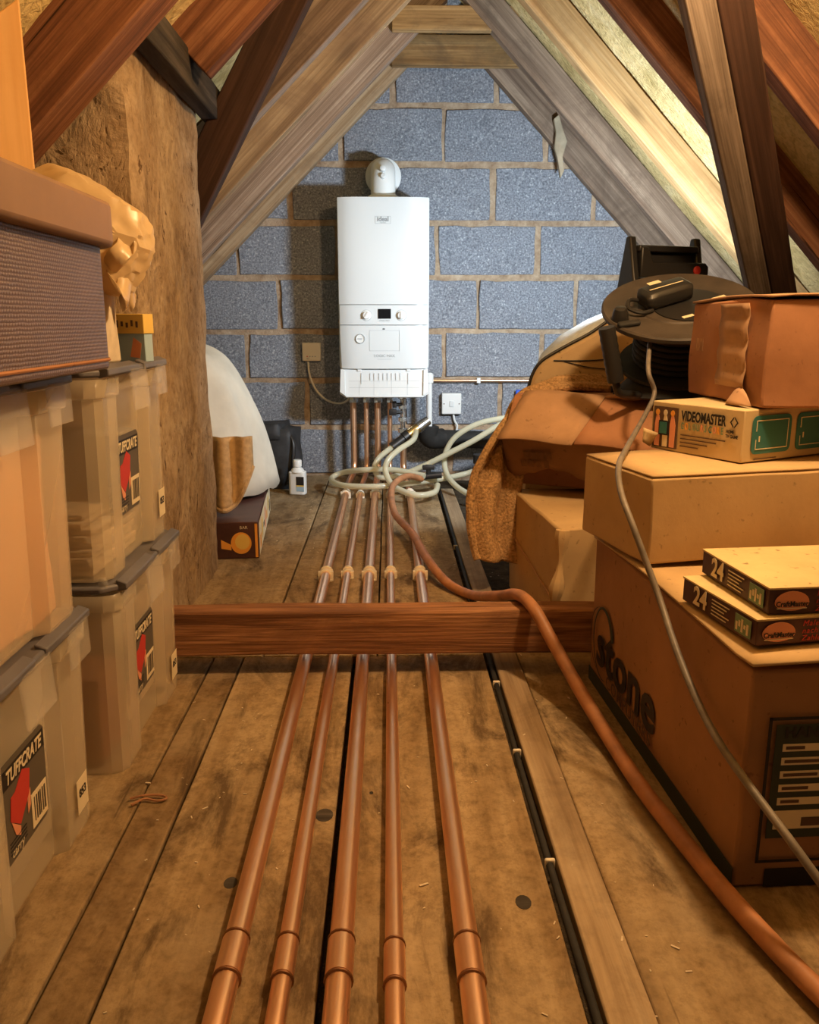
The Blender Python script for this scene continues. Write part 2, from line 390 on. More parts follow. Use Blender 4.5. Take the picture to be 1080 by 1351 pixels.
def case_mat():
    m, nt, b = nodes('woven_case_cover', .38, 0, .6)
    br = nt.nodes.new('ShaderNodeTexBrick'); v = coords(nt, (1, 1, 1), False)
    wv = nt.nodes.new('ShaderNodeTexWave'); wv.bands_direction = 'Z'; wv.inputs['Scale'].default_value = 75; wv.inputs['Distortion'].default_value = 1.5; nt.links.new(v, wv.inputs[0])
    w2 = nt.nodes.new('ShaderNodeTexWave'); w2.bands_direction = 'Y'; w2.inputs['Scale'].default_value = 95; w2.inputs['Distortion'].default_value = .6; nt.links.new(v, w2.inputs[0])
    nt.nodes.remove(br)
    mx = nt.nodes.new('ShaderNodeMath'); mx.operation = 'MULTIPLY'; nt.links.new(wv.outputs[1], mx.inputs[0]); nt.links.new(w2.outputs[1], mx.inputs[1])
    c = ramp(nt, mx.outputs[0], [(.0, (.10, .055, .04)), (.6, (.23, .16, .135))])
    c = mix(nt, .5, c, ramp(nt, noise_tex(nt, v, 12, 5, .6), [(.3, (.6, .55, .5)), (.7, (1, 1, 1))]), 'MULTIPLY')
    nt.links.new(c, b.inputs['Base Color']); bump(nt, b, mx.outputs[0], .5, .002); return m
M['case'] = case_mat()
M['case_lid'] = plain('brown_case_lid', (.25, .15, .09), .55, 0, .3, .12, 10)
M['piping'] = plain('dark_piping', (.02, .017, .015), .5)
M['chest'] = cardboard('dusty_tan_cover', (.47, .33, .18), .12, .8)
M['chest_rim'] = plain('pale_cover_edge', (.66, .66, .62), .8, 0, .2, .12, 60, .4)
me_, nt_, b_ = nodes('led_panel'); b_.inputs['Emission Color'].default_value = (.8, .92, 1, 1); b_.inputs['Emission Strength'].default_value = 6; M['led'] = me_
M['web'] = plain('plaster_dab', (.40, .33, .23), .95, 0, .1, .2, 20, .5)

# ------------------------------------------------------------------ setting: floor
def beam(name, p0, p1, wid, dep, mat, up=(0, 0, 1), parent=None, bevel=.003, rows=8, jit=.0015, seed=None, cut0=0, cut1=0):
    """timber from p0 to p1 along its lower edge centre line; wid across, dep along 'up'; cuts shift the top at each end"""
    p0, p1, up = Vector(p0), Vector(p1), Vector(up)
    x = (p1 - p0).normalized(); y = up.cross(x).normalized(); z = x.cross(y)
    L = (p1 - p0).length; mb = MB(); sd = random.random() * 50 if seed is None else seed
    vs = []
    for i in range(rows + 1):
        t = i / rows
        for (a, b) in ((-.5, 0), (.5, 0), (.5, 1), (-.5, 1)):
            q = Vector((t * L, a * wid, b * dep)); q.x += (cut0 * (1 - t) + cut1 * t) * b
            q += noise.noise_vector(Vector((t * L * 4 + sd, a * 3, b * 3))) * jit
            vs.append(q)
    fs = [(0, 1, 2, 3)[::-1], tuple(rows * 4 + k for k in range(4))]
    for i in range(rows):
        for k in range(4):
            l = (k + 1) % 4; fs.append((i * 4 + k, i * 4 + l, i * 4 + 4 + l, i * 4 + 4 + k))
    mb.add(vs, fs)
    Mx = Matrix.Identity(4)
    for i in range(3): Mx[i][0] = x[i]; Mx[i][1] = y[i]; Mx[i][2] = z[i]; Mx[i][3] = p0[i]
    return mb.build(name, mat, parent, Mx, bevel=bevel)

fl = MB()
fl.box(-1.75, -.6, -.12, 2.2, 3.98, -.03)
floor = tag(fl.build('floor', M['dirt'], smooth=False), kind='structure')
def board(x0, x1, y0, y1, top=0, mat='floor', th=.022, name='floor_board'):
    return beam(name, ((x0 + x1) / 2, y0, top - th), ((x0 + x1) / 2, y1, top - th), x1 - x0, th, M[mat], (0, 0, 1), floor, .0025, 14, .0012)
# near part, in front of the cross beam
for x0, x1 in ((-1.7, -1.35), (-1.347, -1.0), (-.997, -.69), (-.687, -.383), (-.379, -.318), (-.314, -.081), (-.071, .203)): board(x0, x1, -.5, 1.70)
board(.2235, .276, -.5, 3.55, .001, 'strip')
board(.279, .60, -.5, 1.78, -.006); board(.604, .93, -.5, 1.70, -.006); board(.934, 1.3, -.5, 1.7, -.006); board(1.304, 1.7, -.5, 3.9, -.006); board(1.704, 2.1, -.5, 3.9, -.006)
# far part, behind it
for x0, x1 in ((-1.7, -1.2), (-1.197, -.90), (-.897, -.60), (-.596, -.279), (-.274, -.03), (-.0265, .203)): board(x0, x1, 1.703, 3.885)
board(.60, .95, 1.80, 3.88, -.012); board(.955, 1.3, 1.72, 3.88, -.012)

for x, y, rx in ((.165, .905, .010), (-.208, .951, .009), (-.030, 1.158, .003), (-.098, 1.10, .013), (.12, .64, .012)):
    MB().lathe([(1, -.004), (1, .0005), (.05, .0007)], 14, Matrix.Translation((x, y, 0)) @ Matrix.Diagonal((rx, rx * 1.3, 1, 1))).build('knot', M['soot'], floor)
# gable wall of concrete blocks
CR = [0, .2276, .4456, .665, .902, 1.136, 1.379, 1.615, 1.85, 2.08]
JO = [-.1534, .07, -.1923, -.0408, -.2218, .0198, -.2028, .022, -.2]
YW = 3.9
def roof_z(x): return min(1.672 + .9816 * x, 2.184 - 1.033 * x)
wm = MB(); wm.prism([(-1.75, -.1), (2.25, -.1), (2.25, 0), (.254, 2.08), (-1.75, .12)], 0, .12, Matrix(((1, 0, 0, 0), (0, 0, 1, YW), (0, 1, 0, 0), (0, 0, 0, 1))))
wall = tag(wm.build('wall_back', M['mortar'], smooth=False), kind='structure')
bmesh_blocks = []
for v_ in range(4):
    mb = MB(); mb.soft(-.5, -.5, -.5, .5, .5, .5, 2, 0, .0, v_)
    bmesh_blocks.append(mb)
for c in range(len(CR) - 1):
    z0, z1 = CR[c] + .012, CR[c + 1] - .013
    x = JO[c] - 5 * .447
    while x < 2.2:
        x0, x1 = x + .009, x + .436
        if c == 2 and abs(x - (.2679 - .013)) < .06: pass
        x += .447
        cx = (x0 + x1) / 2
        if max(roof_z(x0), roof_z(x1), roof_z(cx)) + .13 < z0 or x1 < -1.7 or x0 > 2.2: continue
        x0 = max(x0, -1.72)
        zt = min(z1, roof_z(max(min(.254, x1), x0)) + .25)
        dx = random.uniform(-.004, .004); dz = random.uniform(-.003, .003); pr = random.uniform(.006, .013)
        mb = MB(); mb.soft(x0 + dx, YW - pr, z0 + dz, x1 + dx, YW + .02, zt + dz, 5, .0, .009, c * 9 + x)
        mb.build('concrete_block', M['block'], wall, bevel=.003, seg=1)

# roof slopes (felt) between and above the rafters
RD = .105
def felt_surface(side):
    def fn(u, v):
        y = -.6 + v * 4.55
        if side < 0:
            X = .254 - u * 2.0; z = 1.672 + .9816 * X
        else:
            X = .254 + u * 1.95; z = 2.184 - 1.033 * X
        z += RD * 1.42 + .012
        wr = .016 * noise.noise(Vector((X * 3, y * 9, side * 4))) + .006 * noise.noise(Vector((X * 14, y * 22, side)))
        return Vector((X, y, z + wr))
    return fn
for side, nm in ((-1, 'ceiling_left'), (1, 'ceiling_right')):
    o = MB().grid(felt_surface(side), 60, 130).build(nm, M['felt'], solid=.004, angle=80); tag(o, kind='structure')

# ------------------------------------------------------------------ rafters
def rafter(side, y0, wid, mat, label, group, dep=RD, xa=None, xb=None, dz=0):
    """rafter whose front face stands at depth y0, running down the slope of one side"""
    f = (lambda X: 1.672 + .9816 * X) if side < 0 else (lambda X: 2.184 - 1.033 * X)
    xa = (.235 if side < 0 else .275) if xa is None else xa
    xb = (-1.62 if side < 0 else 2.0) if xb is None else xb
    up = (-.70, 0, .714) if side < 0 else (.718, 0, .695)
    o = beam('rafter', (xa, y0 + wid / 2, f(xa) + dz), (xb, y0 + wid / 2, f(xb) + dz), wid, dep, M[mat], up, None, .003, 12, .002)
    return tag(o, label, 'rafter', group)
gl, gr_ = 'rafters of the left roof slope', 'rafters of the right roof slope'
rafter(-1, 3.82, .055, 'rafter_pale', 'pale timber rafter fixed against the block wall left of the boiler', gl)
rafter(-1, 3.50, .05, 'rafter_stripe', 'pale striped-grain rafter next to the block wall on the chimney side', gl)
rafter(-1, 3.045, .05, 'rafter_brown', 'cracked brown rafter between the pale striped rafter and dark strut', gl)
rafter(-1, 2.66, .05, 'rafter_grey', 'weathered grey rafter edge just beside the dark sloping strut', gl)
rafter(-1, 1.64, .10, 'rafter_red', 'broad red-brown rafter crossing in front of the rendered chimney', gl, .15)
rafter(1, 3.82, .055, 'rafter_grey', 'dirty rafter against the block wall with cobwebs and plaster dabs', gr_)
rafter(1, 3.45, .05, 'rafter_grey', 'grey-brown rafter one bay in front of the block wall', gr_)
rafter(1, 2.99, .055, 'rafter_pine', 'bright yellow pine rafter behind the work lamp', gr_)
rafter(1, 2.51, .055, 'rafter_red', 'dark red rafter passing behind the grey sloping prop', gr_, .12)
rafter(1, 2.07, .06, 'rafter_red', 'orange-red rafter in front of the grey sloping prop', gr_, .13)
pd = [at(x, y, Y=3.80) for x, y in ((729, 158), (736, 152), (741, 170), (747, 188), (741, 208), (743, 226), (738, 236), (735, 215), (730, 196), (732, 176))]
mb = MB(); mb.add([p + Vector((0, dy, 0)) for dy in (-.022, .006) for p in pd], [tuple(range(10)), tuple(range(10, 20))[::-1]] + [(k, (k + 1) % 10, 10 + (k + 1) % 10, 10 + k) for k in range(10)])
tag(mb.build('mortar_dab', M['web'], bevel=.004), 'pale ragged mortar dab hanging from the dirty wall rafter', 'mortar')
# trimmed rafter and its trimmer above the chimney
tr = rafter(-1, 2.10, .06, 'rafter_red', 'short red rafter cut off above the sooty trimmer beside the chimney', gl, .13, .235, -.415)
o = beam('trimmer_beam', (-.475, 1.745, 1.235), (-.475, 2.60, 1.235), .045, .085, M['soot'], (0, 0, 1), None, .003, 8, .003)
tag(o, 'sooty horizontal trimmer beam running along the top of the chimney', 'beam')
a, b_1 = Vector((-.300, 2.45, 1.56)), Vector((-.600, 2.45, 1.03))
d_ = (a - b_1).normalized()
o = beam('roof_strut', b_1 - d_ * .25, a + d_ * .25, .055, .10, M['rafter_dark'], (d_.z, 0, -d_.x), None, .004, 8, .003)
tag(o, 'dark red-brown sloping strut standing behind the chimney', 'strut')
# collar ties
o = beam('collar_tie', (.02, 3.475, 1.777), (.50, 3.475, 1.777), .04, .085, M['rafter_tie'], (0, 0, 1)); tag(o, 'clean pine collar tie with a bright lower edge near the ridge', 'collar tie')
o = beam('collar_tie', (.02, 3.79, 1.742), (.56, 3.79, 1.742), .05, .115, M['rafter_tie'], (0, 0, 1)); tag(o, 'stained pine collar tie against the block wall near the ridge', 'collar tie')
# prop on the right: its lit side painted as a paler timber beside a dark one
e0, e1 = Vector((.628, 1.75, 1.306)), Vector((1.081, 2.40, .780))
d_ = (e0 - e1).normalized()
pt = e0 + d_ * .20; pb = e1 - d_ * ((e1.z + .02) / d_.z)
nf = Vector((-.30, -.954, 0)); nf = (nf - d_ * nf.dot(d_)).normalized(); sd_ = nf.cross(d_).normalized()
if sd_.x < 0: sd_ = -sd_
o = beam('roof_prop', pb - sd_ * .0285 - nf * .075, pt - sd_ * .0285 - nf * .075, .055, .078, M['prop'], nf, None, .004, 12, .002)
tag(o, 'weathered grey timber prop, lightened as the lit side, along a darker brown prop', 'prop')
o = beam('roof_prop', pb + sd_ * .034 - nf * .070, pt + sd_ * .034 - nf * .070, .066, .068, M['rafter_dark'], nf, None, .004, 12, .002)
tag(o, 'dark brown timber prop fixed along a lightened grey prop', 'prop')
# orange plank at the far left
Mx = Matrix.Translation((-.576, 1.47, .650)) @ Matrix.Rotation(R(28), 4, 'Z') @ Matrix(((0, -1, 0, 0), (0, 0, 1, 0), (1, 0, 0, 0), (0, 0, 0, 1)))
mb = MB(); mb.prism([(0, .15), (0, 0), (.555, 0), (.43, .15)], 0, .028)
tag(mb.build('plank', M['plank'], None, Mx, bevel=.003), 'smooth orange plank standing upright beside the broad red-brown rafter', 'plank')

# ------------------------------------------------------------------ chimney
def chimney():
    bm = bmesh.new(); bmesh.ops.create_cube(bm, size=1)
    x0, y0, z0, x1, y1, z1 = -1.02, 1.77, 0, -.505, 2.38, 1.30
    for v in bm.verts: v.co = Vector((x0 + (v.co.x + .5) * (x1 - x0), y0 + (v.co.y + .5) * (y1 - y0), z0 + (v.co.z + .5) * (z1 - z0)))
    for ax, cuts in ((2, 46), (1, 20), (0, 16)):
        es = [e for e in bm.edges if abs((e.verts[0].co - e.verts[1].co).normalized()[ax]) > .99]
        bmesh.ops.subdivide_edges(bm, edges=es, cuts=cuts, use_grid_fill=True)
    for v in bm.verts:
        p = v.co.copy(); q = Vector((p.x, p.y, p.z * .45))
        n = noise.noise_vector(q * 6) * .010 + noise.noise_vector(p * 18) * .005 + noise.noise_vector(Vector((p.x * 40, p.y * 40, p.z * 14))) * .0025
        if p.z < .01: n.z = 0
        # the rendered arris is worn and uneven
        edge = max(0, 1 - (abs(p.x - x1) + abs(p.y - y0)) / .05)
        n += Vector((-1, 1, 0)) * edge * (.010 + .014 * noise.noise(p * 11))
        v.co = p + n
        v.co.z = min(v.co.z, 1.672 + .9816 * v.co.x + .135)
    me = bpy.data.meshes.new('chimney_stack'); bm.to_mesh(me); bm.free()
    me.polygons.foreach_set('use_smooth', [True] * len(me.polygons)); me.set_sharp_from_angle(angle=R(50)); me.materials.append(M['plaster'])
    o = bpy.data.objects.new('chimney_stack', me); COL.objects.link(o)
    tag(o, 'ochre rendered chimney stack with rough cracked surface', 'chimney')
chimney()

# ------------------------------------------------------------------ cross beam
o = beam('cross_beam', (-.95, 1.63, .043), (.56, 1.63, .043), .06, .093, M['beam'], (0, 0, 1), None, .004, 20, .003)
o = tag(o, 'rough-sawn red-brown cross beam bridging the copper pipes', 'beam')

# ------------------------------------------------------------------ copper pipes
def ring(mb, y, r, t, wd, x=0, z=0):
    prof = [(r, -wd / 2), (r + t, -wd / 2 + t * .4), (r + t, wd / 2 - t * .4), (r, wd / 2)]
    Mr = Matrix.Translation((x, y, z)) @ Matrix.Rotation(PI / 2, 4, 'X')
    mb.lathe(prof, 16, Mr)
pipes = [(-.1785, .014, -.158, 'outermost thick copper pipe on the chimney side', .80),
         (-.119, .011, -.1003, 'thin copper pipe between two thick pipes on the chimney side', .80),
         (-.0575, .014, -.0495, 'thick copper pipe in the middle along the dark board joint', .795),
         (.003, .0108, .0048, 'thin copper pipe between the middle and outermost thick pipes', .79),
         (.086, .014, .0646, 'outermost thick copper pipe on the carton side', .79)]
for i, (x, r, xv, lab, yc) in enumerate(pipes):
    zc = r + .002
    t = thing('copper_pipe', lab, 'pipe', (x, 0, 0), 0, 'copper pipes along the floor')
    yv = 3.74 if i < 4 else 3.70; top = .385 if i < 4 else .20
    pts = rounded([(0, -.3, zc), (0, 3.60 - .02 * i, zc), (xv - x, yv, zc + .03), (xv - x, yv, top)], .05, 6)
    MB().tube(pts, r, 18).build('pipe', M['copper'], t)
    cp_ = MB(); ring(cp_, yc, r, .0016, .055, 0, zc); cp_.build('coupling', M['copper'], t)
    for dy in (-.030, .030):
        j = MB(); ring(j, yc + dy, r, .0024, .004, 0, zc); j.build('solder_ring', M['solder'], t)
    for yk in (2.24 + .02 * (i % 2), 3.36):
        k = MB(); ring(k, yk, r, .005, .016, 0, zc); ring(k, yk + .03, r, .005, .014, 0, zc)
        k.box(-r - .004, yk - .01, .0005, r + .004, yk + .04, .006); k.box(-r - .007, yk - .006, .0005, -r, yk + .006, r * 2); k.box(r, yk - .006, .0005, r + .007, yk + .006, r * 2)
        k.build('pipe_clip', M['clip'], t, bevel=.001)
    if i < 4:
        n_ = MB(); n_.lathe([(r, .355), (r + .007, .357), (r + .007, .372), (r + .003, .380), (r, .385)], 8, Matrix.Translation((xv - x, yv, 0)))
        n_.build('compression_nut', M['chrome'], t)
# fix: low black cable in the gap between the boards
cb = thing('floor_cable', 'black cable lying in the gap between the floorboards', 'cable', (.2135, 0, 0))
MB().tube(catmull([(0, -.3, -.004), (.001, .6, -.003), (-.001, 1.2, -.005), (.001, 1.8, -.003), (.003, 2.6, -.003), (.006, 3.6, -.003)], 6), .0052, 10).build('cable', M['black_matt'], cb)
for yk in (.64, .985, 1.28, 1.555, 2.1, 2.6):
    k = MB(); k.box(-.007, yk - .003, -.012, .007, yk + .003, .004); k.build('cable_clip', M['cream'], cb, bevel=.002)

# ------------------------------------------------------------------ boiler
BX = -.0185
boil = thing('wall_boiler', 'white wall-hung gas boiler with drop-down flap on block wall', 'boiler', (BX, 3.9, 0))
mb = MB(); mb.prism([(-.1915, .52), (-.182, .50), (.182, .50), (.1915, .52), (.1915, 1.2085), (-.1915, 1.2085)], -.255, -.016, Matrix(((1, 0, 0, 0), (0, 0, 1, 0), (0, 1, 0, 0), (0, 0, 0, 1))))
mb.build('casing', M['white'], boil, bevel=.004)
def bowed_panel(x0, x1, z0, z1, y, bow=.012, n=14, taper=0):
    def fn(u, v):
        xx = (x0 + (x1 - x0) * u); s = 1 - taper * (1 - v) ** 2
        e = abs(2 * u - 1)
        return Vector((xx * s, y - bow * (1 - e ** 6), z0 + (z1 - z0) * v))
    return MB().grid(fn, n, 8)
def slab_panel(name, x0, x1, z0, z1, y, bow, taper=0):
    mb = bowed_panel(x0, x1, z0, z1, y, bow, 20, taper); n0 = len(mb.v)
    back = [(v[0], y + .02, v[2]) for v in mb.v]
    fs = [tuple(i + n0 for i in f[::-1]) for f in mb.f]
    nu, nv = 20, 8
    ring_ = [(i, 0) for i in range(nu)] + [(nu, j) for j in range(nv)] + [(i, nv) for i in range(nu, 0, -1)] + [(0, j) for j in range(nv, 0, -1)]
    idx = [i * (nv + 1) + j for i, j in ring_]
    mb.v += back; mb.f += fs
    for a_, b2 in zip(idx, idx[1:] + idx[:1]): mb.f.append((a_, b2, b2 + n0, a_ + n0))
    return mb.build(name, M['white'], boil, angle=50)
slab_panel('front_panel', -.188, .188, .7785, 1.2045, -.275, .02)
ctl = slab_panel('control_panel', -.186, .186, .695, .776, -.275, .02)
low = slab_panel('lower_door', -.186, .186, .512, .6925, -.275, .02, .03)
YF = -.2955
def bf(px, pz): return frame((px - BX, YF, pz), (1, 0, 0), (0, 0, 1))
for kx in (-.0921, .0543):
    k = MB(); Mk = frame((kx - BX, YF + .002, .7338), (1, 0, 0), (0, 0, 1))
    k.lathe([(.021, 0), (.021, .003), (.016, .005), (.015, .014), (.013, .016)], 28, Mk); k.prism(rect(-.003, -.014, .003, .014), .014, .021, Mk @ Matrix.Rotation(R(-35 if kx < 0 else 0), 4, 'Z'))
    k.build('control_knob', M['white2'], ctl)
    kr = MB(); kr.tube([Mk @ Vector((.0225 * math.cos(t_), .0225 * math.sin(t_), .0015)) for t_ in [i * PI / 16 for i in range(32)]], .0008, 6, closed=True); kr.build('knob_ring', M['grey_line'], ctl)
decal('display', rect(-.027, -.020, .027, .020), bf(-.0157, .740), M['screen'], ctl, .0004, .002)
lettering('LOGIC MAX', .008, bf(-.0157, .712), M['grey_line'], ctl, align='CENTER')
g = MB(); Mg = frame((-.1188 - BX, YF + .002, .6372), (1, 0, 0), (0, 0, 1)); g.lathe([(.0195, 0), (.0195, .004), (.017, .006), (.016, .003)], 28, Mg); g.build('pressure_gauge', M['white2'], low)
gr2 = MB(); gr2.tube([Mg @ Vector((.019 * math.cos(t_), .019 * math.sin(t_), .0055)) for t_ in [i * PI / 16 for i in range(32)]], .0012, 6, closed=True); gr2.build('gauge_ring', M['grey_print'], low)
decal('gauge_needle', rect(-.011, -.0012, .009, .0012), Mg @ Matrix.Translation((0, 0, .006)), M['grey_print'], low)
decal('indicator', rect(-.005, -.002, .005, .002), bf(-.0193, .6779), M['screen'], low)
for (x0, z0, x1, z1) in ((-.0801, .5868, .0475, .5878), (-.0801, .6706, .0475, .6716), (-.0801, .5868, -.0791, .6716), (.0465, .5868, .0475, .6716)):
    decal('panel_outline', rect(x0 - BX, z0, x1 - BX, z1), frame((0, YF, 0), (1, 0, 0), (0, 0, 1)), M['grey_line'], low)
lettering('LOGIC MAX', .0165, bf(-.0169, .566), M['grey_line'], low, align='CENTER')
decal('name_underline', rect(-.03, -.0006, .03, .0006), bf(-.0169, .552), M['grey_line'], low)
for (x0, z0, x1, z1) in ((-.032, -.0145, .032, -.0135), (-.032, .0135, .032, .0145), (-.032, -.014, -.031, .014), (.031, -.014, .032, .014)):
    decal('logo_outline', rect(x0, z0, x1, z1), bf(-.0194, 1.115), M['grey_line'], boil)
lettering('ideal', .026, bf(-.0194, 1.118), M['grey_print'], boil, align='CENTER', bold=.0006)
lettering('HEATING', .006, bf(-.0194, 1.104), M['grey_line'], boil, align='CENTER')
# drop-down flap, open and hanging
fm = MB(); fm.prism([(-.187, 0), (.187, 0), (.191, -.105), (.165, -.122), (-.165, -.122), (-.191, -.105)], 0, .006)
fl_M = Matrix.Translation((0, -.272, .508)) @ Matrix.Rotation(R(76), 4, 'X')
flap = fm.build('drop_flap', M['white'], boil, fl_M, bevel=.002)
for sx in (-1, 1):
    fb = MB(); fb.prism([(sx * .187, 0), (sx * .190, -.10), (sx * .165, -.118), (sx * .168, -.005)][::sx], .006, .016); fb.build('flap_rim', M['white'], flap, bevel=.002)
fb = MB(); fb.prism([(-.165, -.122), (.165, -.122), (.165, -.114), (-.165, -.114)], .006, .014); fb.build('flap_rim', M['white'], flap, bevel=.002)
for k, xx in enumerate((-.10, -.062, -.045, -.024, -.006, .012, .03, .048, .066, .10)):
    L = .045 if k in (0, 9) else .028
    decal('flap_rib', rect(xx, -.02 - L, xx + .0028, -.018), Matrix.Translation((0, 0, .006)), M['grey_line'], flap, 0, .003)
for xx in (-.108, -.045, .03, .098): decal('flap_seam', rect(xx, -.112, xx + .0012, -.05), Matrix.Translation((0, 0, .006)), M['grey_line'], flap, 0, .0006)
for zz in (-.052, -.08): decal('flap_seam', rect(-.15, zz, .15, zz + .001), Matrix.Translation((0, 0, .006)), M['grey_line'], flap, 0, .0006)
for xx in (-.115, .095):
    h = MB(); h.box(xx, -.285, .500, xx + .018, -.268, .524); h.build('flap_hinge', M['white2'], boil, bevel=.002)
# flue elbow
fe = MB(); fe.tube(rounded([(0, -.165, 1.205), (0, -.165, 1.335), (0, -.01, 1.335)], .085, 8), .052, 26); fe.build('flue_elbow', M['white2'], boil)
ff = MB(); ff.lathe([(.062, 0), (.078, .004), (.078, .016), (.062, .020)], 36, frame((0, -.012, 1.325), (1, 0, 0), (0, 0, 1))); ff.build('flue_collar', M['white2'], boil)
fc = MB(); fc.lathe([(.066, 1.208), (.066, 1.222), (.056, 1.228)], 30, Matrix.Translation((0, -.165, 0))); fc.build('flue_base_ring', M['white2'], boil)
for dz_, rr in ((.03, .013), (.0, .011)):
    c_ = MB(); c_.lathe([(rr, 0), (rr, .012), (rr * .7, .015)], 18, frame((0, -.212, 1.295 + dz_), (1, 0, 0), (0, .25, 1))); c_.build('sampling_cap', M['white2'], boil)

# ------------------------------------------------------------------ wall fittings
t = thing('receiver_box', 'small cream control box on the wall in the boiler shadow', 'control box', (-.35, YW - .012, .5735))
m_ = MB(); m_.box(-.042, -.026, -.041, .042, 0, .041); m_.build('box', M['cream'], t, bevel=.004)
for k in range(4): decal('indicator', rect(-.022 + k * .012, -.022, -.016 + k * .012, -.018), frame((0, -.026, 0), (1, 0, 0), (0, 0, 1)), M['print_red'] if k == 0 else M['grey_print'], t)
lettering('RF', .012, frame((-.022, -.026, -.030), (1, 0, 0), (0, 0, 1)), M['grey_print'], t)
tw = MB(); tw.tube(catmull([(-.365, 3.86, .53), (-.36, 3.86, .47), (-.33, 3.86, .40), (-.28, 3.85, .355), (-.22, 3.82, .345), (-.18, 3.78, .37), (-.165, 3.76, .42), (-.163, 3.76, .495)], 6), .0045, 8)
tag(tw.build('control_cable', M['cream']), 'thin cream cable looping from the cream control box to the boiler', 'cable')
t = thing('fused_switch', 'white square switch plate beside the white waste pipe', 'switch', (.29, YW - .014, .338))
m_ = MB(); m_.box(-.045, -.030, -.048, .045, 0, .048); m_.build('box', M['white2'], t, bevel=.004)
m_ = MB(); m_.box(-.010, -.034, -.014, .010, -.028, .014); m_.build('rocker', M['white'], t, bevel=.002)
for sx in (-.035, .035):
    m_ = MB(); m_.lathe([(.004, 0), (.003, .002)], 10, frame((sx, -.030, 0), (1, 0, 0), (0, 0, 1))); m_.build('screw', M['chrome'], t)
tag(MB().tube(catmull([(.30, 3.875, .292), (.305, 3.872, .26), (.318, 3.872, .235), (.312, 3.87, .20)], 5), .005, 8).build('switch_cable', M['white2']), 'short white cable dropping below the square switch plate', 'cable')
t = thing('waste_pipe', 'white plastic waste pipe dropping beside the boiler', 'pipe', (.181, 3.75, 0))
MB().tube([(.002, 0, .205), (0, 0, .47)], .0125, 16).build('pipe', M['white2'], t)
MB().lathe([(.0125, .44), (.019, .442), (.019, .478), (.012, .486)], 18).build('elbow', M['white2'], t)
t = thing('lagged_pipe', 'black foam-lagged pipe running along the foot of the wall', 'pipe', (0, 0, 0))
MB().tube([(.205, 3.78, .190), (.82, 3.78, .165)], .040, 20).build('lagging', M['black_matt'], t)
MB().tube(rounded([(.181, 3.75, .25), (.175, 3.752, .19), (.245, 3.78, .188)], .03, 5), .046, 18).build('lagged_elbow', M['black_matt'], t)
t = thing('gas_pipe', 'thin horizontal copper pipe clipped along the block wall', 'pipe', (0, 0, 0))
MB().tube([(.20, 3.868, .444), (1.3, 3.868, .441)], .0075, 12).build('pipe', M['copper'], t)
m_ = MB(); m_.box(.405, 3.856, .432, .422, 3.886, .456); m_.build('pipe_clip', M['white2'], t, bevel=.002)
t = thing('blue_tap', 'small bright blue plastic handle at the block wall', 'handle', (.598, 3.86, .365))
MB().soft(-.012, -.008, -.033, .012, .008, .036, 3, .001, 0).build('handle', M['blue'], t, bevel=.003)
MB().tube([(0, 0, -.005), (0, .035, -.005)], .006, 10).build('stem', M['chrome'], t)

# valve set under the boiler
t = thing('filling_valve', 'chrome and black lever valve under the boiler', 'valve', (.062, 3.70, 0))
MB().tube([(0, 0, .185), (0, 0, .40)], .011, 14).build('body', M['chrome'], t)
for zz, rr in ((.385, .020), (.34, .018), (.285, .019), (.235, .021), (.205, .017)):
    MB().lathe([(rr * .8, zz - .011), (rr, zz - .008), (rr, zz + .008), (rr * .8, zz + .011)], 8).build('nut', M['chrome'], t)
for zz in (.352, .318):
    m_ = MB(); m_.tube([(-.005, -.01, zz), (-.034, -.02, zz)], .008, 10); m_.soft(-.06 if zz < .33 else -.045, -.034, zz - .012, -.028, -.010, zz + .014, 2, .002, 0); m_.build('lever', M['black'], t)
t = thing('drain_coupling', 'black and brass hose connector slanting below the boiler', 'connector', (0, 0, 0))
A_, B_ = at(548, 567, Y=3.62), at(517, 590, Y=3.58); d_ = (B_ - A_)
MB().tube([A_ - d_ * .1, A_ + d_ * .35], .022, 14).build('collar', M['brass'], t)
MB().tube([A_ + d_ * .3, A_ + d_ * .5, A_ + d_ * .52, B_], [.026, .026, .021, .021], 14).build('grip', M['black'], t)
MB().tube([A_ - d_ * .1, A_ - d_ * .55], [.026, .02], 10).build('spout', M['chrome'], t)
t = thing('hose_tee', 'small black hose valve joining clear and orange hoses', 'valve', (0, 0, 0))
C_ = at(565, 628, Y=3.42)
MB().tube([C_ + Vector((-.05, .0, -.005)), C_ + Vector((.055, -.0, .005))], .014, 12).build('body', M['black'], t)
MB().tube([C_, C_ + Vector((0, 0, .035))], .011, 10).build('stem', M['black'], t)
MB().soft(C_.x - .024, C_.y - .012, C_.z + .028, C_.x + .024, C_.y + .012, C_.z + .045, 2, .003, 0).build('handle', M['black'], t)
t = thing('floor_trap', 'black upright pipe stub standing behind the towel', 'pipe', (.40, 3.55, 0))
MB().lathe([(.03, .0), (.03, .11), (.038, .112), (.038, .15), (.03, .152)], 18).build('stub', M['black'], t)

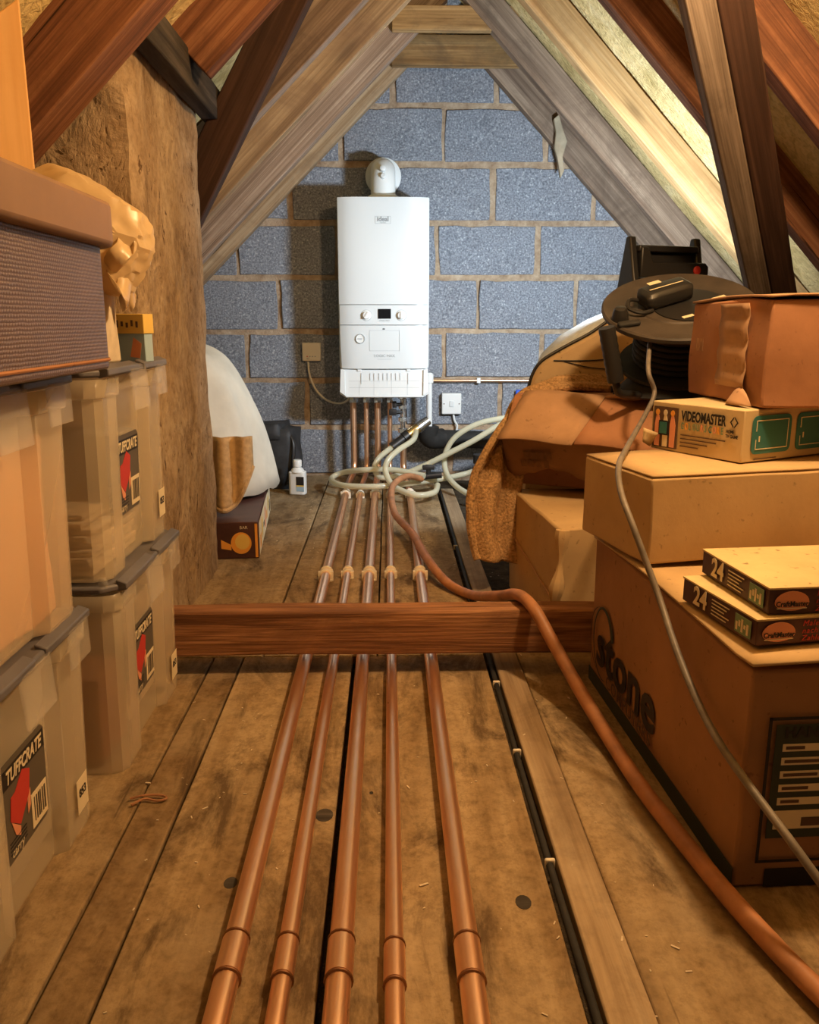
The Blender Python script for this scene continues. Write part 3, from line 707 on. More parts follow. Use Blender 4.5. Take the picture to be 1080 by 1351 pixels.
# clear hoses
def hose(name, pts, r, mat, label, cat='hose', group=None, n=7, seg=10):
    return tag(MB().tube(catmull(pts, n), r, seg).build(name, M[mat]), label, cat, group)
hg = 'clear hoses coiled below the boiler'
hose('clear_hose', [B_, at(500, 604, Y=3.52), at(494, 618, Y=3.50), at(503, 630, Y=3.48), at(530, 626, Y=3.5), at(560, 614, Y=3.5), at(592, 598, Y=3.48), at(625, 581, Y=3.45), at(660, 560, Y=3.42), at(705, 540, Y=3.38)], .012, 'clear_hose', 'clear hose rising from the black connector towards the towel', group=hg)
hose('clear_hose', [at(549, 566, Y=3.63), at(545, 580, Y=3.5), at(525, 594, Y=3.42), at(511, 608, Y=3.38), at(509, 624, Y=3.36), at(520, 642, Y=3.30), at(548, 653, Y=3.23), at(572, 650, Y=3.27), at(577, 640, Y=3.36)], .012, 'clear_hose', 'clear hose bending down in front of the copper risers', group=hg)
hose('clear_hose', [at(705, 548, Y=3.5), at(662, 552, Y=3.5), at(628, 560, Y=3.52), at(600, 577, Y=3.54), at(587, 600, Y=3.55), at(588, 622, Y=3.5), at(600, 640, Y=3.40), at(622, 653, Y=3.30), at(655, 658, Y=3.25)], .012, 'clear_hose', 'clear hose arching from the towel down to the floor', group=hg)
hose('clear_hose', [at(560, 628, Z=.085), at(520, 620, Z=.10), at(480, 620, Z=.10), at(450, 624, Z=.07), at(437, 632, Z=.05), at(450, 640, Z=.05), at(490, 642, Z=.055), at(530, 639, Z=.055), at(575, 633, Z=.055), at(610, 626, Z=.06), at(632, 619, Z=.085)], .012, 'clear_hose', 'clear hose lying in a long flat loop across the pipes', group=hg)
# orange hose
hose('orange_hose', [at(556, 632, Y=3.40), at(538, 628, Z=.10), at(522, 636, Z=.092), at(516, 650, Z=.082), at(521, 678, Z=.052), at(543, 703, Z=.046), at(564, 738, Z=.045), at(590, 769, Z=.02), at(622, 785, Z=.02), (.245, 1.80, .10), (.268, 1.66, .150), (.288, 1.58, .148), (.318, 1.52, .098), (.348, 1.42, .048), (.372, 1.30, .016), (.385, 1.13, .013), (.412, .933, .013), (.430, .836, .013), (.455, .737, .013), (.50, .60, .013)], .0125, 'hose', 'long orange hose climbing over the cross beam beside the cartons', n=8, seg=14)

# ------------------------------------------------------------------ left side: storage crates
def crate_outline(hx, hy, rec=.016):
    """plan of the tub: bevelled corners and a recessed panel in each long side"""
    c = .022; a0, a1 = -.085, .075
    right = [(hx, -hy + c), (hx, a0 - .006), (hx - rec, a0 + .006), (hx - rec, a1 - .006), (hx, a1 + .006), (hx, hy - c)]
    back = [(hx - c * .35, hy - c * .35), (hx - c, hy), (-hx + c, hy), (-hx + c * .35, hy - c * .35)]
    left = [(-hx, hy - c), (-hx, -hy + c)]
    front = [(-hx + c * .35, -hy + c * .35), (-hx + c, -hy), (hx - c, -hy), (hx - c * .35, -hy + c * .35)]
    return right + back + left + front
def crate(label, x, y, z, hx=.195, hy=.185, H=.305, tilt=0, lid_w=.012):
    t = thing('storage_crate', label, 'crate', (x, y, z), tilt, 'translucent lidded crates stacked by the chimney')
    lv = [(0, .955), (.006, .962), (H - .03, .995), (H - .028, 1.02), (H - .002, 1.025)]
    mb = MB(); n = None; vs = []
    for zz, s in lv:
        ol = crate_outline(hx * s, hy * s); n = len(ol); vs += [(px, py, zz) for px, py in ol]
    fs = [tuple(range(n))[::-1]]
    for i in range(len(lv) - 1):
        for k in range(n): l = (k + 1) % n; fs.append((i * n + k, i * n + l, (i + 1) * n + l, (i + 1) * n + k))
    mb.add(vs, fs); mb.build('tub', M['crate'], t, angle=25, solid=.0025)
    lx, ly = hx + lid_w, hy + .006
    lm = MB(); lm.prism([(lx, -ly + .03), (lx, ly - .03), (lx - .03, ly), (-lx + .03, ly), (-lx, ly - .03), (-lx, -ly + .03), (-lx + .03, -ly), (lx - .03, -ly)], H + .0005, H + .012)
    lid = lm.build('lid', M['lid'], t, bevel=.004)
    for (y0, y1) in ((-ly + .02, -.01), (.022, ly - .02)):
        rm = MB(); rm.prism([(0, 0), (.016, .004), (.016, .014), (0, .020)], y0, y1, Matrix(((1, 0, 0, lx - .013), (0, 0, 1, 0), (0, 1, 0, H - .001), (0, 0, 0, 1)))); rm.build('lid_rim', M['lid'], lid, bevel=.002)
        for s2 in (-1,):
            rm = MB(); rm.box(-lx + .0, y0, H, -lx + .012, y1, H + .02); rm.build('lid_rim', M['lid'], lid, bevel=.002)
    for (y0, y1, dz, th) in ((-.055, .03, .062, .016), (.09, ly - .03, .05, .010)):
        tb = MB(); tb.prism([(0, 0), (.004, 0), (th * .5, -dz), (th * .5 - .003, -dz), ], y0, y1, Matrix(((1, 0, 0, lx - .001), (0, 0, 1, 0), (0, 1, 0, H + .004), (0, 0, 0, 1))))
        tb.box(lx - .012, y0, H + .004, lx + .004, y1, H + .007)
        tb.build('clip', M['tab'], t, bevel=.001)
    # front corner feet of the lid
    for yy in (-ly + .012, ly - .03):
        ft = MB(); ft.lathe([(.007, H + .012), (.007, H + .020), (.004, H + .024)], 12, Matrix.Translation((lx - .03, yy, 0))); ft.build('lid_peg', M['tab'], lid)
    return t
def crate_label(t, hx=.195, z0=.075, z1=.205):
    """dark printed label on the recessed panel of the long side"""
    s = .965 + .03 * (z0 + z1) / .6
    Mf = frame((hx * .978 - .0158 + .0006, -.005, (z0 + z1) / 2), (0, 1, 0), (.027, 0, 1))
    w2, h2 = .062, (z1 - z0) / 2
    c = .008
    lb = decal('product_label', [(-w2 + c, -h2), (w2 - c, -h2), (w2, -h2 + c), (w2, h2 - c), (w2 - c, h2), (-w2 + c, h2), (-w2, h2 - c), (-w2, -h2 + c)], Mf, M['print_olive'], t, .0012)
    I = Matrix.Identity(4)
    decal('title_band', rect(-w2 + .002, h2 - .032, w2 - .002, h2 - .008), I, M['print_dark'], lb, .0018)
    lettering('TUFFCRATE', .0235, Matrix.Translation((0, h2 - .0205, .0012)), M['print_cream'], lb, align='CENTER', bold=.0006, shear=.25, sx=.80, lift=.0016)
    decal('picture', [(-.045, -.012), (-.02, -.03), (.008, -.004), (.014, .026), (-.006, .036), (-.028, .018), (-.04, .016)], I, M['print_red'], lb, .002)
    decal('picture_tip', [(-.043, -.014), (-.02, -.032), (-.022, -.044), (-.034, -.036)], I, M['print_pink'], lb, .002)
    decal('picture_tip', [(.002, -.010), (.012, .0), (.010, -.022), (.002, -.030)], I, M['print_pink'], lb, .002)
    decal('barcode_panel', rect(.012, -h2 + .006, w2 - .004, -.012), I, M['print_cream'], lb, .002)
    for k in range(6): decal('barcode_bar', rect(.019 + k * .006, -h2 + .014, .0205 + k * .006 + (k % 3) * .001, -.018), I, M['print_olive'], lb, .0028)
    lettering('carry', .016, Matrix.Translation((-.048, -h2 + .010, .0012)), M['print_cream'], lb, shear=.2)
    for k in range(4): decal('small_print', rect(-.05, -.040 + k * -.005, -.005, -.0385 + k * -.005), I, M['print_dark'], lb, .002)
    Ms = frame((hx * .985 + .0006, .125, .062), (0, 1, 0), (.02, 0, 1))
    st = decal('price_sticker', rect(-.019, -.026, .019, .024), Ms, M['print_cream'], t, .0012)
    lettering('853', .017, Matrix.Translation((0, .002, .001)), M['print_dark'], st, align='CENTER', bold=.0004)
    return lb
NX, FX = -.617, -.607
c1 = crate('translucent crate with dark product label standing on the floor, topped by peach-filled crate', NX - .012, .945, .0005); crate_label(c1)
c2 = crate('translucent crate filled with peach cloth under the woven case', NX, .925, .3245); 
c3 = crate('translucent crate with brown board inside, standing on the floor by the cross beam', FX, 1.395, .0005, .19, .18); crate_label(c3, .19)
c4 = crate('translucent crate with stacked papers inside beside the rendered chimney', FX, 1.385, .3245, .19, .175); crate_label(c4, .19)
# what is kept in them
mb = MB(); mb.soft(NX - .178, .925 - .168, .326, NX + .166, .925 + .168, .565, 8, .004, .008, 4); tag(mb.build('folded_cloth', M['peach'], bevel=.006), 'peach folded cloth packed inside the upper crate under the woven case', 'cloth')
mb = MB(); mb.soft(NX - .182, .945 - .160, .012, NX + .145, .945 + .160, .20, 8, .004, .008, 9); tag(mb.build('folded_cloth', M['grey_cloth'], bevel=.006), 'grey folded cloth inside the lower crate on the floor', 'cloth')
for k in range(9):
    mb = MB(); dx, dy = random.uniform(-.01, .006), random.uniform(-.006, .006)
    mb.soft(FX - .15 + dx, 1.385 - .158 + dy, .3285 + k * .011, FX + .155 + dx, 1.385 + .06 + dy, .3285 + k * .011 + .0095, 2, 0, .0012, k)
    tag(mb.build('paper_pad', M['paper'], bevel=.002), 'cream paper pad in the pile inside the upper crate by the chimney', 'paper pad', 'paper pads in the crate')
mb = MB(); mb.soft(FX - .15, 1.385 + .075, .3285, FX + .14, 1.385 + .15, .52, 4, .003, .003, 2); tag(mb.build('folder', M['grey_cloth'], bevel=.004), 'grey folder standing inside the upper crate behind the paper pads', 'folder')
mb = MB(); mb.soft(FX - .16, 1.395 - .155, .010, FX + .145, 1.395 - .05, .155, 4, .002, .002, 2); tag(mb.build('brown_carton', M['card_red'], bevel=.003), 'brown board carton seen through the lower crate by the cross beam', 'carton')
mb = MB(); mb.soft(FX - .16, 1.395 - .03, .010, FX + .14, 1.395 + .155, .215, 4, .002, .006, 5); tag(mb.build('paper_bundle', M['paper'], bevel=.004), 'cream paper bundle behind the brown board in the lower crate', 'paper')

# woven vanity case on the near crates
def rrect(x0, y0, x1, y1, r, n=7):
    out = []
    for cx, cy, a0 in ((x1 - r, y0 + r, -90), (x1 - r, y1 - r, 0), (x0 + r, y1 - r, 90), (x0 + r, y0 + r, 180)):
        for k in range(n + 1): a = R(a0 + 90 * k / n); out.append((cx + r * math.cos(a), cy + r * math.sin(a)))
    return out
t = thing('vanity_case', 'woven grey-brown case with a rounded brown lid on the crates', 'case', (-.62, .86, .6495))
mb = MB(); mb.prism(rrect(-.24, -.25, .262, .285, .06), 0, .158); mb.build('body', M['case'], t, bevel=.004)
mb = MB(); mb.prism(rrect(-.255, -.265, .280, .303, .085), .150, .203); mb.build('lid', M['case_lid'], t, bevel=.006)
s_ = rrect(-.2405, -.2505, .2625, .2855, .06)
MB().tube([(x, y, .012) for x, y in s_], .0022, 6, closed=True).build('stitching', M['card_red'], t)

# carrier bag and story book on the far crates
t = thing('carrier_bag', 'crumpled cream plastic bag behind the woven case', 'bag', (-.475, 1.335, .6430))
bm = bmesh.new(); bmesh.ops.create_icosphere(bm, subdivisions=5, radius=1)
rb = random.Random(23); planes = []
for k in range(46):
    n_ = Vector((rb.gauss(0, 1), rb.gauss(0, 1), rb.gauss(0, 1))).normalized(); planes.append((n_, rb.uniform(.80, 1.0)))
for v in bm.verts:
    p = v.co.copy()
    r_ = min([1.12] + [d / p.dot(n_) for n_, d in planes if p.dot(n_) > .05])
    r_ += .03 * noise.noise(p * 7) + .02 * abs(noise.noise(p * 15))
    q = p * r_
    v.co = Vector((q.x * .115 + .002, q.y * .080, .205 + q.z * .090 - .30 * max(0, q.x * .115 - .02)))
me = bpy.data.meshes.new('bag_body'); bm.to_mesh(me); bm.free(); me.polygons.foreach_set('use_smooth', [True] * len(me.polygons)); me.set_sharp_from_angle(angle=R(22)); me.materials.append(M['film'])
o = bpy.data.objects.new('bag_body', me); COL.objects.link(o); o.parent = t
mb = MB(); mb.grid(lambda u, v: Vector((.068 + .025 * math.sin(v * 5) * (1 - u) + .012 * math.sin(u * 9), -.05 + .09 * v + .01 * math.sin(u * 14 + v * 4), .20 - .10 * u - .02 * math.sin(v * 9))), 14, 12)
mb.build('bag_tail', M['film'], t, solid=.001, angle=60)
mb = MB(); mb.soft(-.09, -.055, .0, .04, .055, .15, 4, .01, .008, 5); mb.build('bag_content', M['paper'], t, bevel=.004)
t = thing('story_book', 'yellow and blue picture book box on the crate lid by the chimney', 'book', (-.43, 1.44, .6430), R(-14))
mb = MB(); mb.soft(-.11, -.008, .0, .028, .018, .072, 2, 0, 0); mb.build('book', M['print_blue'], t, bevel=.001)
mb = MB(); mb.soft(-.11, -.012, .046, .030, .020, .078, 2, 0, 0); yb = mb.build('book_band', M['yellow'], t, bevel=.001)
for k in range(5): decal('scrawled_title', rect(-.02 + k * .009, .056 + (k % 2) * .002, -.016 + k * .009, .068 - (k % 3) * .002), frame((0, -.0125, 0), (1, 0, 0), (0, 0, 1)), M['print_brown'], yb)
decal('book_picture', [(.0, .008), (.018, .006), (.022, .03), (.008, .04)], frame((0, -.008, 0), (1, 0, 0), (0, 0, 1)), M['print_pink'], t)

# ------------------------------------------------------------------ back left: sheet, blanket, box, rucksack, bottle
bx = thing('mug_box', 'brown box printed with an orange cup picture by the chimney', 'box', (-.400, 2.475, 0), R(5))
mb = MB(); mb.soft(-.15, 0, .0005, 0, .66, .115, 4, .001, .001); body = mb.build('carton', M['game_maroon'], bx, bevel=.002)
Mf = frame((0, -.0012, 0), (1, 0, 0), (0, 0, 1))
cir = [(-.052 + .031 * math.cos(k * PI / 14), .05 + .034 * math.sin(k * PI / 14)) for k in range(28)]
decal('cup_picture', cir, Mf, M['print_orange'], bx, .0008); decal('cup_handle', [(-.082, .045), (-.112, .062), (-.112, .034), (-.082, .028)], Mf, M['print_orange'], bx, .0008)
decal('cup_inside', [(-.048 + .022 * math.cos(k * PI / 12), .054 + .024 * math.sin(k * PI / 12)) for k in range(24)], Mf, M['yellow'], bx, .0016)
lettering('BAR', .013, frame((-.055, -.0012, .098), (1, 0, 0), (0, 0, 1)), M['print_cream'], bx); decal('printed_edge', rect(-.010, .004, -.002, .11), Mf, M['print_orange'], bx, .0008)
Ms = frame((.0012, 0, 0), (0, 1, 0), (0, 0, 1)); decal('side_print', rect(.01, .008, .64, .108), Ms, M['print_cream'], bx, .0008)
for k in range(7): decal('side_picture', rect(.05 + k * .085, .02 + (k % 3) * .012, .095 + k * .085, .06 + (k % 2) * .03), Ms, M[('print_orange', 'yellow', 'print_brown', 'print_pink')[k % 4]], bx, .0016)
def heap(u, v):
    # draped dust sheet: steep on the right, folds running down
    a = u * 2 * PI; r = v
    xc, yc = -.735, 3.02
    rx = .325 if math.cos(a) > 0 else .30; ry = .36
    cre = (1 - abs(noise.noise(Vector((math.cos(a) * 2.2, math.sin(a) * 2.2, v * 1.6 + 5))))) ** 3
    fold = 1 + .03 * math.sin(a * 7 + 1) * v + .05 * (cre - .5) * v + .035 * noise.noise(Vector((math.cos(a) * 3, math.sin(a) * 3, v * 3))) * 1.4
    z = .128 + .50 * (1 - r ** 3)
    return Vector((xc + math.cos(a) * rx * r * fold, yc + math.sin(a) * ry * r * fold, z + .02 * noise.noise(Vector((math.cos(a) * 4 * r, math.sin(a) * 4 * r, 2)))))
tag(MB().grid(heap, 72, 26).build('dust_sheet', M['sheet'], solid=.004, angle=80), 'off-white dust sheet heaped over things behind the chimney', 'sheet')
def swag(u, v):
    x = -.60 + .17 * u; hem = .135 + .13 * (2 * abs(u - .5)) ** 2.2
    z = hem + (.36 - hem) * v
    y = 2.60 - .05 * math.sin(u * PI) * (1 - v * .6) - .012 * math.sin(u * 16)
    return Vector((x, y, z))
t = thing('tan_blanket', 'tan blanket fold hanging below the white dust sheet', 'blanket', (0, 0, 0))
MB().grid(swag, 26, 14).build('fold', M['blanket'], t, solid=.01, angle=80)
MB().tube([swag(k / 20, 0) for k in range(21)], .009, 8).build('hem', M['blanket'], t)
t = thing('rucksack', 'black nylon rucksack slumped against the block wall', 'rucksack', (-.475, 3.64, 0), R(-8))
mb = MB(); mb.soft(-.10, -.085, .0005, .07, .09, .255, 7, .022, .012, 3); mb.build('body', M['rucksack'], t, angle=70)
mb = MB(); mb.soft(-.095, -.10, .215, .055, .08, .285, 5, .012, .010, 6, Matrix.Rotation(R(-7), 4, 'Y')); mb.build('top_flap', M['rucksack'], t, angle=70)
MB().tube(catmull([(.055, -.07, .25), (.085, -.09, .20), (.08, -.10, .10), (.06, -.09, .03)], 5), .008, 8, flat=.4).build('strap', M['black'], t)
t = thing('white_bottle', 'white plastic bottle with black and yellow label beside the rucksack', 'bottle', (-.383, 3.45, .0005), R(-10))
mb = MB(); mb.prism(rrect(-.035, -.024, .035, .024, .014, 4), 0, .098); mb.build('bottle_body', M['white2'], t, bevel=.004)
MB().lathe([(.030, .096), (.024, .108), (.014, .116), (.014, .122)], 20).build('shoulder', M['white2'], t)
MB().lathe([(.0185, .118), (.0185, .142), (.016, .146)], 20).build('cap', M['white2'], t)
lb = decal('bottle_label', rect(.0, .042, .033, .078), frame((0, -.0242, 0), (1, 0, 0), (0, 0, 1)), M['print_dark'], t); decal('label_band', rect(.0, .036, .033, .042), frame((0, -.0242, 0), (1, 0, 0), (0, 0, 1)), M['yellow'], t)
decal('label_foot', rect(.0, .016, .033, .036), frame((0, -.0242, 0), (1, 0, 0), (0, 0, 1)), M['print_blue'], t)

# ------------------------------------------------------------------ right side: cartons
# computer carton on the floor
sb = thing('computer_carton', 'large brown printed computer carton standing beside the orange hose', 'carton', (.440, .932, -.006), R(2.7))
mb = MB(); mb.soft(0, 0, .0005, .60, .655, .302, 8, .004, .002, 2); mb.build('body', M['card_brown'], sb, bevel=.004)
# slightly lifted lid sheet
def lidf(u, v):
    return Vector((-.004 + .606 * u, -.006 + .664 * v, .3075 + .004 * math.sin(u * 6 + v * 3) + (.004 if v < .05 else 0) - .02 * max(0, v - .6) * (1 - u)))
mb = MB().grid(lidf, 16, 16); mb.build('top_flap', M['card_tan'], sb, solid=.004, angle=60)
def sf(y, z): return frame((-.0052, y, z), (0, -1, 0), (0, 0, 1))
Mt = sf(.598, .102)
lettering('stone', .120, Mt, M['print_dark'], sb, bold=.0028, sx=1.18)
lettering('COMPUTERS', .034, sf(.530, .050), M['print_brown'], sb, bold=.0004, sx=1.15, space=1.1)
def arc_strip(rx, ry, a0, a1, wmax, pw, cx=0, cy=0, n=30, top=0):
    mb = MB(); vs = []
    for k in range(n + 1):
        u = k / n; a = R(a0 + (a1 - a0) * u); w_ = wmax * math.sin(PI * min(1, u * .97 + .02)) ** pw + top * max(0, 1 - u * 3.2)
        for f in (1.0, 1 - w_): vs.append((cx + rx * f * math.cos(a), cy + ry * f * math.sin(a), .0008))
    mb.add(vs, [(2 * k, 2 * k + 2, 2 * k + 3, 2 * k + 1) for k in range(n)]); return mb
arc_strip(.062, .072, 20, 290, .07, .7, top=.22).build('swoosh', M['print_green'], sb, sf(.560, .112), solid=.0005)
arc_strip(.066, .066, 95, 255, .045, .8, -.012, .004).build('swoosh_line', M['print_brown'], sb, sf(.565, .108), solid=.0005)
decal('base_band', rect(.0, .001, .655, .030), frame((-.0012, .655, 0), (0, -1, 0), (0, 0, 1)), M['print_green'], sb)
Mf = frame((0, -.0052, 0), (1, 0, 0), (0, 0, 1))
decal('base_band', rect(.04, .002, .60, .028), frame((0, -.0012, 0), (1, 0, 0), (0, 0, 1)), M['print_dark'], sb)
for r_ in (rect(.024, .238, .40, .242), rect(.024, .040, .40, .044), rect(.024, .040, .028, .242), rect(.396, .04, .40, .242)): decal('label_border', r_, Mf, M['print_dark'], sb, .0002)
decal('label_ground', rect(.034, .075, .392, .232), Mf, M['print_green'], sb, .0001)
lettering('HANDLE WITH CARE', .020, frame((.045, -.0052, .221), (1, 0, 0), (0, 0, 1)), M['print_dark'], sb, bold=.0008, lift=.0016)
for k in range(5):
    decal('label_line', rect(.044, .196 - k * .0185, .385, .206 - k * .0185), Mf, M['print_cream'], sb, .0008)
    decal('label_text', rect(.048, .199 - k * .0185, .072 + .01 * ((k * 3) % 4), .203 - k * .0185), Mf, M['print_brown'], sb, .0016)
decal('label_line', rect(.042, .088, .385, .114), Mf, M['print_cream'], sb, .0008); decal('label_text', rect(.078, .092, .15, .104), Mf, M['print_brown'], sb, .0016)

# two paint-by-numbers game boxes
def game(label, loc, rz, red):
    t = thing('game_box', label, 'game box', loc, rz, 'paint-by-numbers boxes')
    mb = MB(); mb.soft(0, 0, .0005, .25, .185, .034, 3, .001, .0006, red); mb.build('box', M['game_maroon'], t, bevel=.0015)
    mb = MB(); mb.soft(-.001, -.001, .0335, .251, .186, .0362, 3, 0, .0004, red); mb.build('dusty_lid', M['game_top'], t, bevel=.001)
    Ms = frame((-.0012, .185, 0), (0, -1, 0), (0, 0, 1))
    lettering('24', .036, Ms @ Matrix.Translation((.034, .0185, 0)), M['print_cream'], t, bold=.0011)
    for k in range(5): decal('fine_print', rect(.082, .0275 - k * .005, .125 - (k % 3) * .006, .0290 - k * .005), Ms, M['print_cream'], t)
    pic = decal('picture', rect(.140, .006, .176, .030), Ms, M['print_sage'], t)
    for k in range(5): decal('picture_detail', rect(.143 + k * .006, .009 + (k % 2) * .006, .147 + k * .006, .020 + (k % 3) * .003), Matrix.Identity(4), M['print_cream'], pic, .001)
    Mf = frame((0, -.0012, 0), (1, 0, 0), (0, 0, 1))
    lg = decal('logo', [(.03 + .023 * math.cos(a), .0165 + (.011 if math.sin(a) < 0 else .015) * math.sin(a)) for a in [k * PI / 12 for k in range(24)]], Mf, M['print_pink'], t)
    lettering('CraftMaster', .0098, Matrix.Translation((.03, .0145, .0006)), M['print_dark'], lg, align='CENTER', bold=.0002, sx=.9)
    decal('logo_line', rect(.010, .0085, .050, .0095), Matrix.Identity(4), M['print_cream'], lg, .0012)
    for k, s in enumerate(('Malen', 'nach', 'Zahlen')): lettering(s, .0105, Mf @ Matrix.Translation((.062, .0275 - k * .0098, 0)), M['print_red'], t, shear=.2, space=1.15)
    return t
game('maroon paint-by-numbers box lying on the large computer carton', (.458, .972, .3105), R(9), 1)
game('maroon paint-by-numbers box stacked on top of its twin', (.476, .985, .3475), R(5), 5)

# wide shallow tan carton
t = thing('flat_carton', 'wide shallow tan carton lying across the large computer carton', 'carton', (.428, 1.325, .3125), R(13))
mb = MB(); mb.soft(0, 0, .0005, .62, .245, .147, 8, .003, .003, 8); mb.build('body', M['card_tan'], t, bevel=.004)
tp = MB(); tp.grid(lambda u, v: Vector((.002 + .616 * u, .002 + .24 * v, .1492 + .003 * math.sin(u * 7) * v)), 10, 6); tp.build('top_flap', M['card_tan'], t, solid=.003)
# video game box
vb = thing('television_game_box', 'manila video game box with printed side on the shallow tan carton', 'game box', (.617, 1.432, .4655), R(28))
W2, L2, H2 = .30, .215, .093
mb = MB(); mb.soft(0, 0, .0005, W2, L2, H2, 5, .001, .001, 4); mb.build('carton', M['gamebox'], vb, bevel=.002)
Ms = frame((-.0016, L2, 0), (0, -1, 0), (0, 0, 1))
decal('picture_ground', rect(.006, .006, .068, .084), Ms, M['print_brown'], vb)
for k, (x_, c_) in enumerate(((.012, 'print_pink'), (.032, 'print_cream'), (.050, 'print_pink'))):
    decal('pictured_figure', [(x_, .008), (x_ + .012, .008), (x_ + .013, .05), (x_ + .008, .068), (x_ + .002, .068), (x_ - .001, .05)], Ms, M[c_], vb, .0012)
    decal('pictured_head', [(x_ + .005 + .005 * math.cos(a), .073 + .006 * math.sin(a)) for a in [q * PI / 5 for q in range(10)]], Ms, M['print_orange'] if k != 1 else M['print_cream'], vb, .0016)
decal('pictured_set', rect(.022, .030, .048, .058), Ms, M['print_dark'], vb, .002); decal('pictured_screen', rect(.025, .033, .043, .055), Ms, M['print_teal'], vb, .003)
lettering('VIDEOMASTER', .026, Ms @ Matrix.Translation((.076, .070, 0)), M['print_dark'], vb, bold=.0009, sx=.60)
for sgn in (-1, 1):
    decal('emblem', [(.196 + sgn * .001, .060), (.196 + sgn * .009, .070), (.196 + sgn * .001, .080), (.196 + sgn * .001, .077), (.196 + sgn * .006, .070), (.196 + sgn * .001, .063)], Ms, M['print_dark'], vb)
cols = ['print_sage', 'print_orange', 'print_sage', 'print_sage', 'print_sage', 'print_pink', 'print_sage', 'print_teal', 'print_pink', 'print_orange', 'print_sage']
for k, ch in enumerate('COLOURSCORE'): lettering(ch, .0175, Ms @ Matrix.Translation((.076 + k * .0093, .0515, 0)), M[cols[k]], vb, bold=.0004, sx=.58)
lettering('HOME', .008, Ms @ Matrix.Translation((.180, .053, 0)), M['print_dark'], vb, bold=.0003, sx=.8); lettering('TV GAME', .008, Ms @ Matrix.Translation((.180, .0445, 0)), M['print_dark'], vb, bold=.0003, sx=.8)
for k in range(4): decal('fine_print', rect(.076, .034 - k * .007, .18 - k * .02, .0362 - k * .007), Ms, M['print_brown'], vb)
Mf = frame((0, -.0016, 0), (1, 0, 0), (0, 0, 1))
for x_ in (.020, .140):
    tv = decal('printed_screen', rrect(x_, .014, x_ + .105, .082, .012, 4), Mf, M['print_teal'], vb, .0004)
    for r_ in (rect(x_ + .010, .022, x_ + .096, .0235), rect(x_ + .010, .0725, x_ + .096, .074), rect(x_ + .010, .022, x_ + .0115, .04), rect(x_ + .010, .055, x_ + .0115, .074), rect(x_ + .0945, .022, x_ + .096, .074), rect(x_ + .018, .036, x_ + .021, .046)): decal('screen_line', r_, Matrix.Identity(4), M['print_cream'], tv, .0012)
for r_ in (.006,): decal('caption', rect(.03, .004, .09, .006), Mf, M['print_brown'], vb)
fp = MB(); fp.grid(lambda u, v: Vector((-.006 - .02 * u, L2 - .004 - .02 * v * (1 - u), .004 + .028 * v + .01 * u)), 4, 4); fp.build('torn_flap', M['gamebox'], vb, solid=.001)
# battered carton on top
t = thing('battered_carton', 'battered reddish carton on top of the video game box', 'carton', (.648, 1.44, .5605), R(2))
mb = MB(); mb.soft(0, 0, .0005, .40, .34, .187, 9, .004, .006, 13); mb.build('body', M['card_red'], t, bevel=.004)
tp = MB(); tp.grid(lambda u, v: Vector((.0 + .40 * u, -.004 + .345 * v, .190 + .004 * math.sin(u * 9 + v * 4))), 10, 8); tp.build('top_flap', M['card_dusty'], t, solid=.004)
Ms = frame((-.0055, .34, 0), (0, -1, 0), (0, 0, 1))
for k in range(5): decal('red_stamp', rect(.05 + k * .008, .09, .053 + k * .008, .115), Ms, M['card_brown'], t, .001)
tape = MB(); tape.grid(lambda u, v: Vector((-.0075 - .002 * math.sin(v * 20), .06 + .12 * u, .03 + .15 * v)), 4, 14); tape.build('wrinkled_tape', M['card_dusty'], t, solid=.001)
tn = MB(); tn.grid(lambda u, v: Vector((-.008 - .02 * math.sin(u * PI) * (1 - v), .02 + .10 * u, .002 + .03 * v * math.sin(u * PI))), 8, 4); tn.build('torn_corner', M['card_dusty'], t, solid=.001)

# lower carton behind the cross beam
t = thing('low_carton', 'tan carton with crumpled corner on the floor behind the cross beam', 'carton', (.375, 1.76, -.011), R(6))
mb = MB(); mb.soft(0, 0, .0005, .45, .44, .278, 8, .004, .006, 31); mb.build('body', M['card_tan'], t, bevel=.005)
tp = MB(); tp.tube(catmull([(-.008, -.004, .02), (-.012, -.008, .10), (-.002, -.006, .18), (.004, 0, .275)], 5), [.012 + .006 * math.sin(k) for k in range(16)], 8); tp.build('crumpled_edge', M['card_tan'], t)
sm = MB(); sm.tube([(-.004, .0, .10), (-.005, .43, .17)], .003, 6); sm.build('crease', M['card_dusty'], t)
# opened carton with sloping flaps, towel over it
oc = thing('opened_carton', 'opened brown carton with bent flaps under the towel', 'carton', (.285, 2.10, .280), R(-26))
Mx = Matrix(((0, 0, 1, 0), (1, 0, 0, 0), (0, 1, 0, 0), (0, 0, 0, 1)))
mb = MB(); mb.prism([(.13, .0005), (.13, .05), (.085, .055), (.014, .150), (.10, .243), (.27, .243), (.27, .0005)], .0, .56, Mx)
mb.build('body', M['card_red'], oc, bevel=.004)
fr = MB(); fr.grid(lambda u, v: Vector((.0 + .33 * u, -.002 - .005 * math.sin(u * 8) + .066 * (1 - v), .155 - (.105 + .012 * math.sin(u * 13) + .012 * noise.noise(Vector((u * 9, 0, 0)))) * (1 - v))), 18, 6); ff_ = fr.build('front_flap', M['card_dark'], oc, solid=.004)
for r_, zz in enumerate((.118, .088)):
    for k in range(4): decal('faded_print', rect(.055 + k * .020 - r_ * .01, zz - .010, .068 + k * .020 - r_ * .01, zz + .010), frame((0, .078, 0), (1, 0, 0), (0, -.62, 1)), M['card_dark2'], oc)
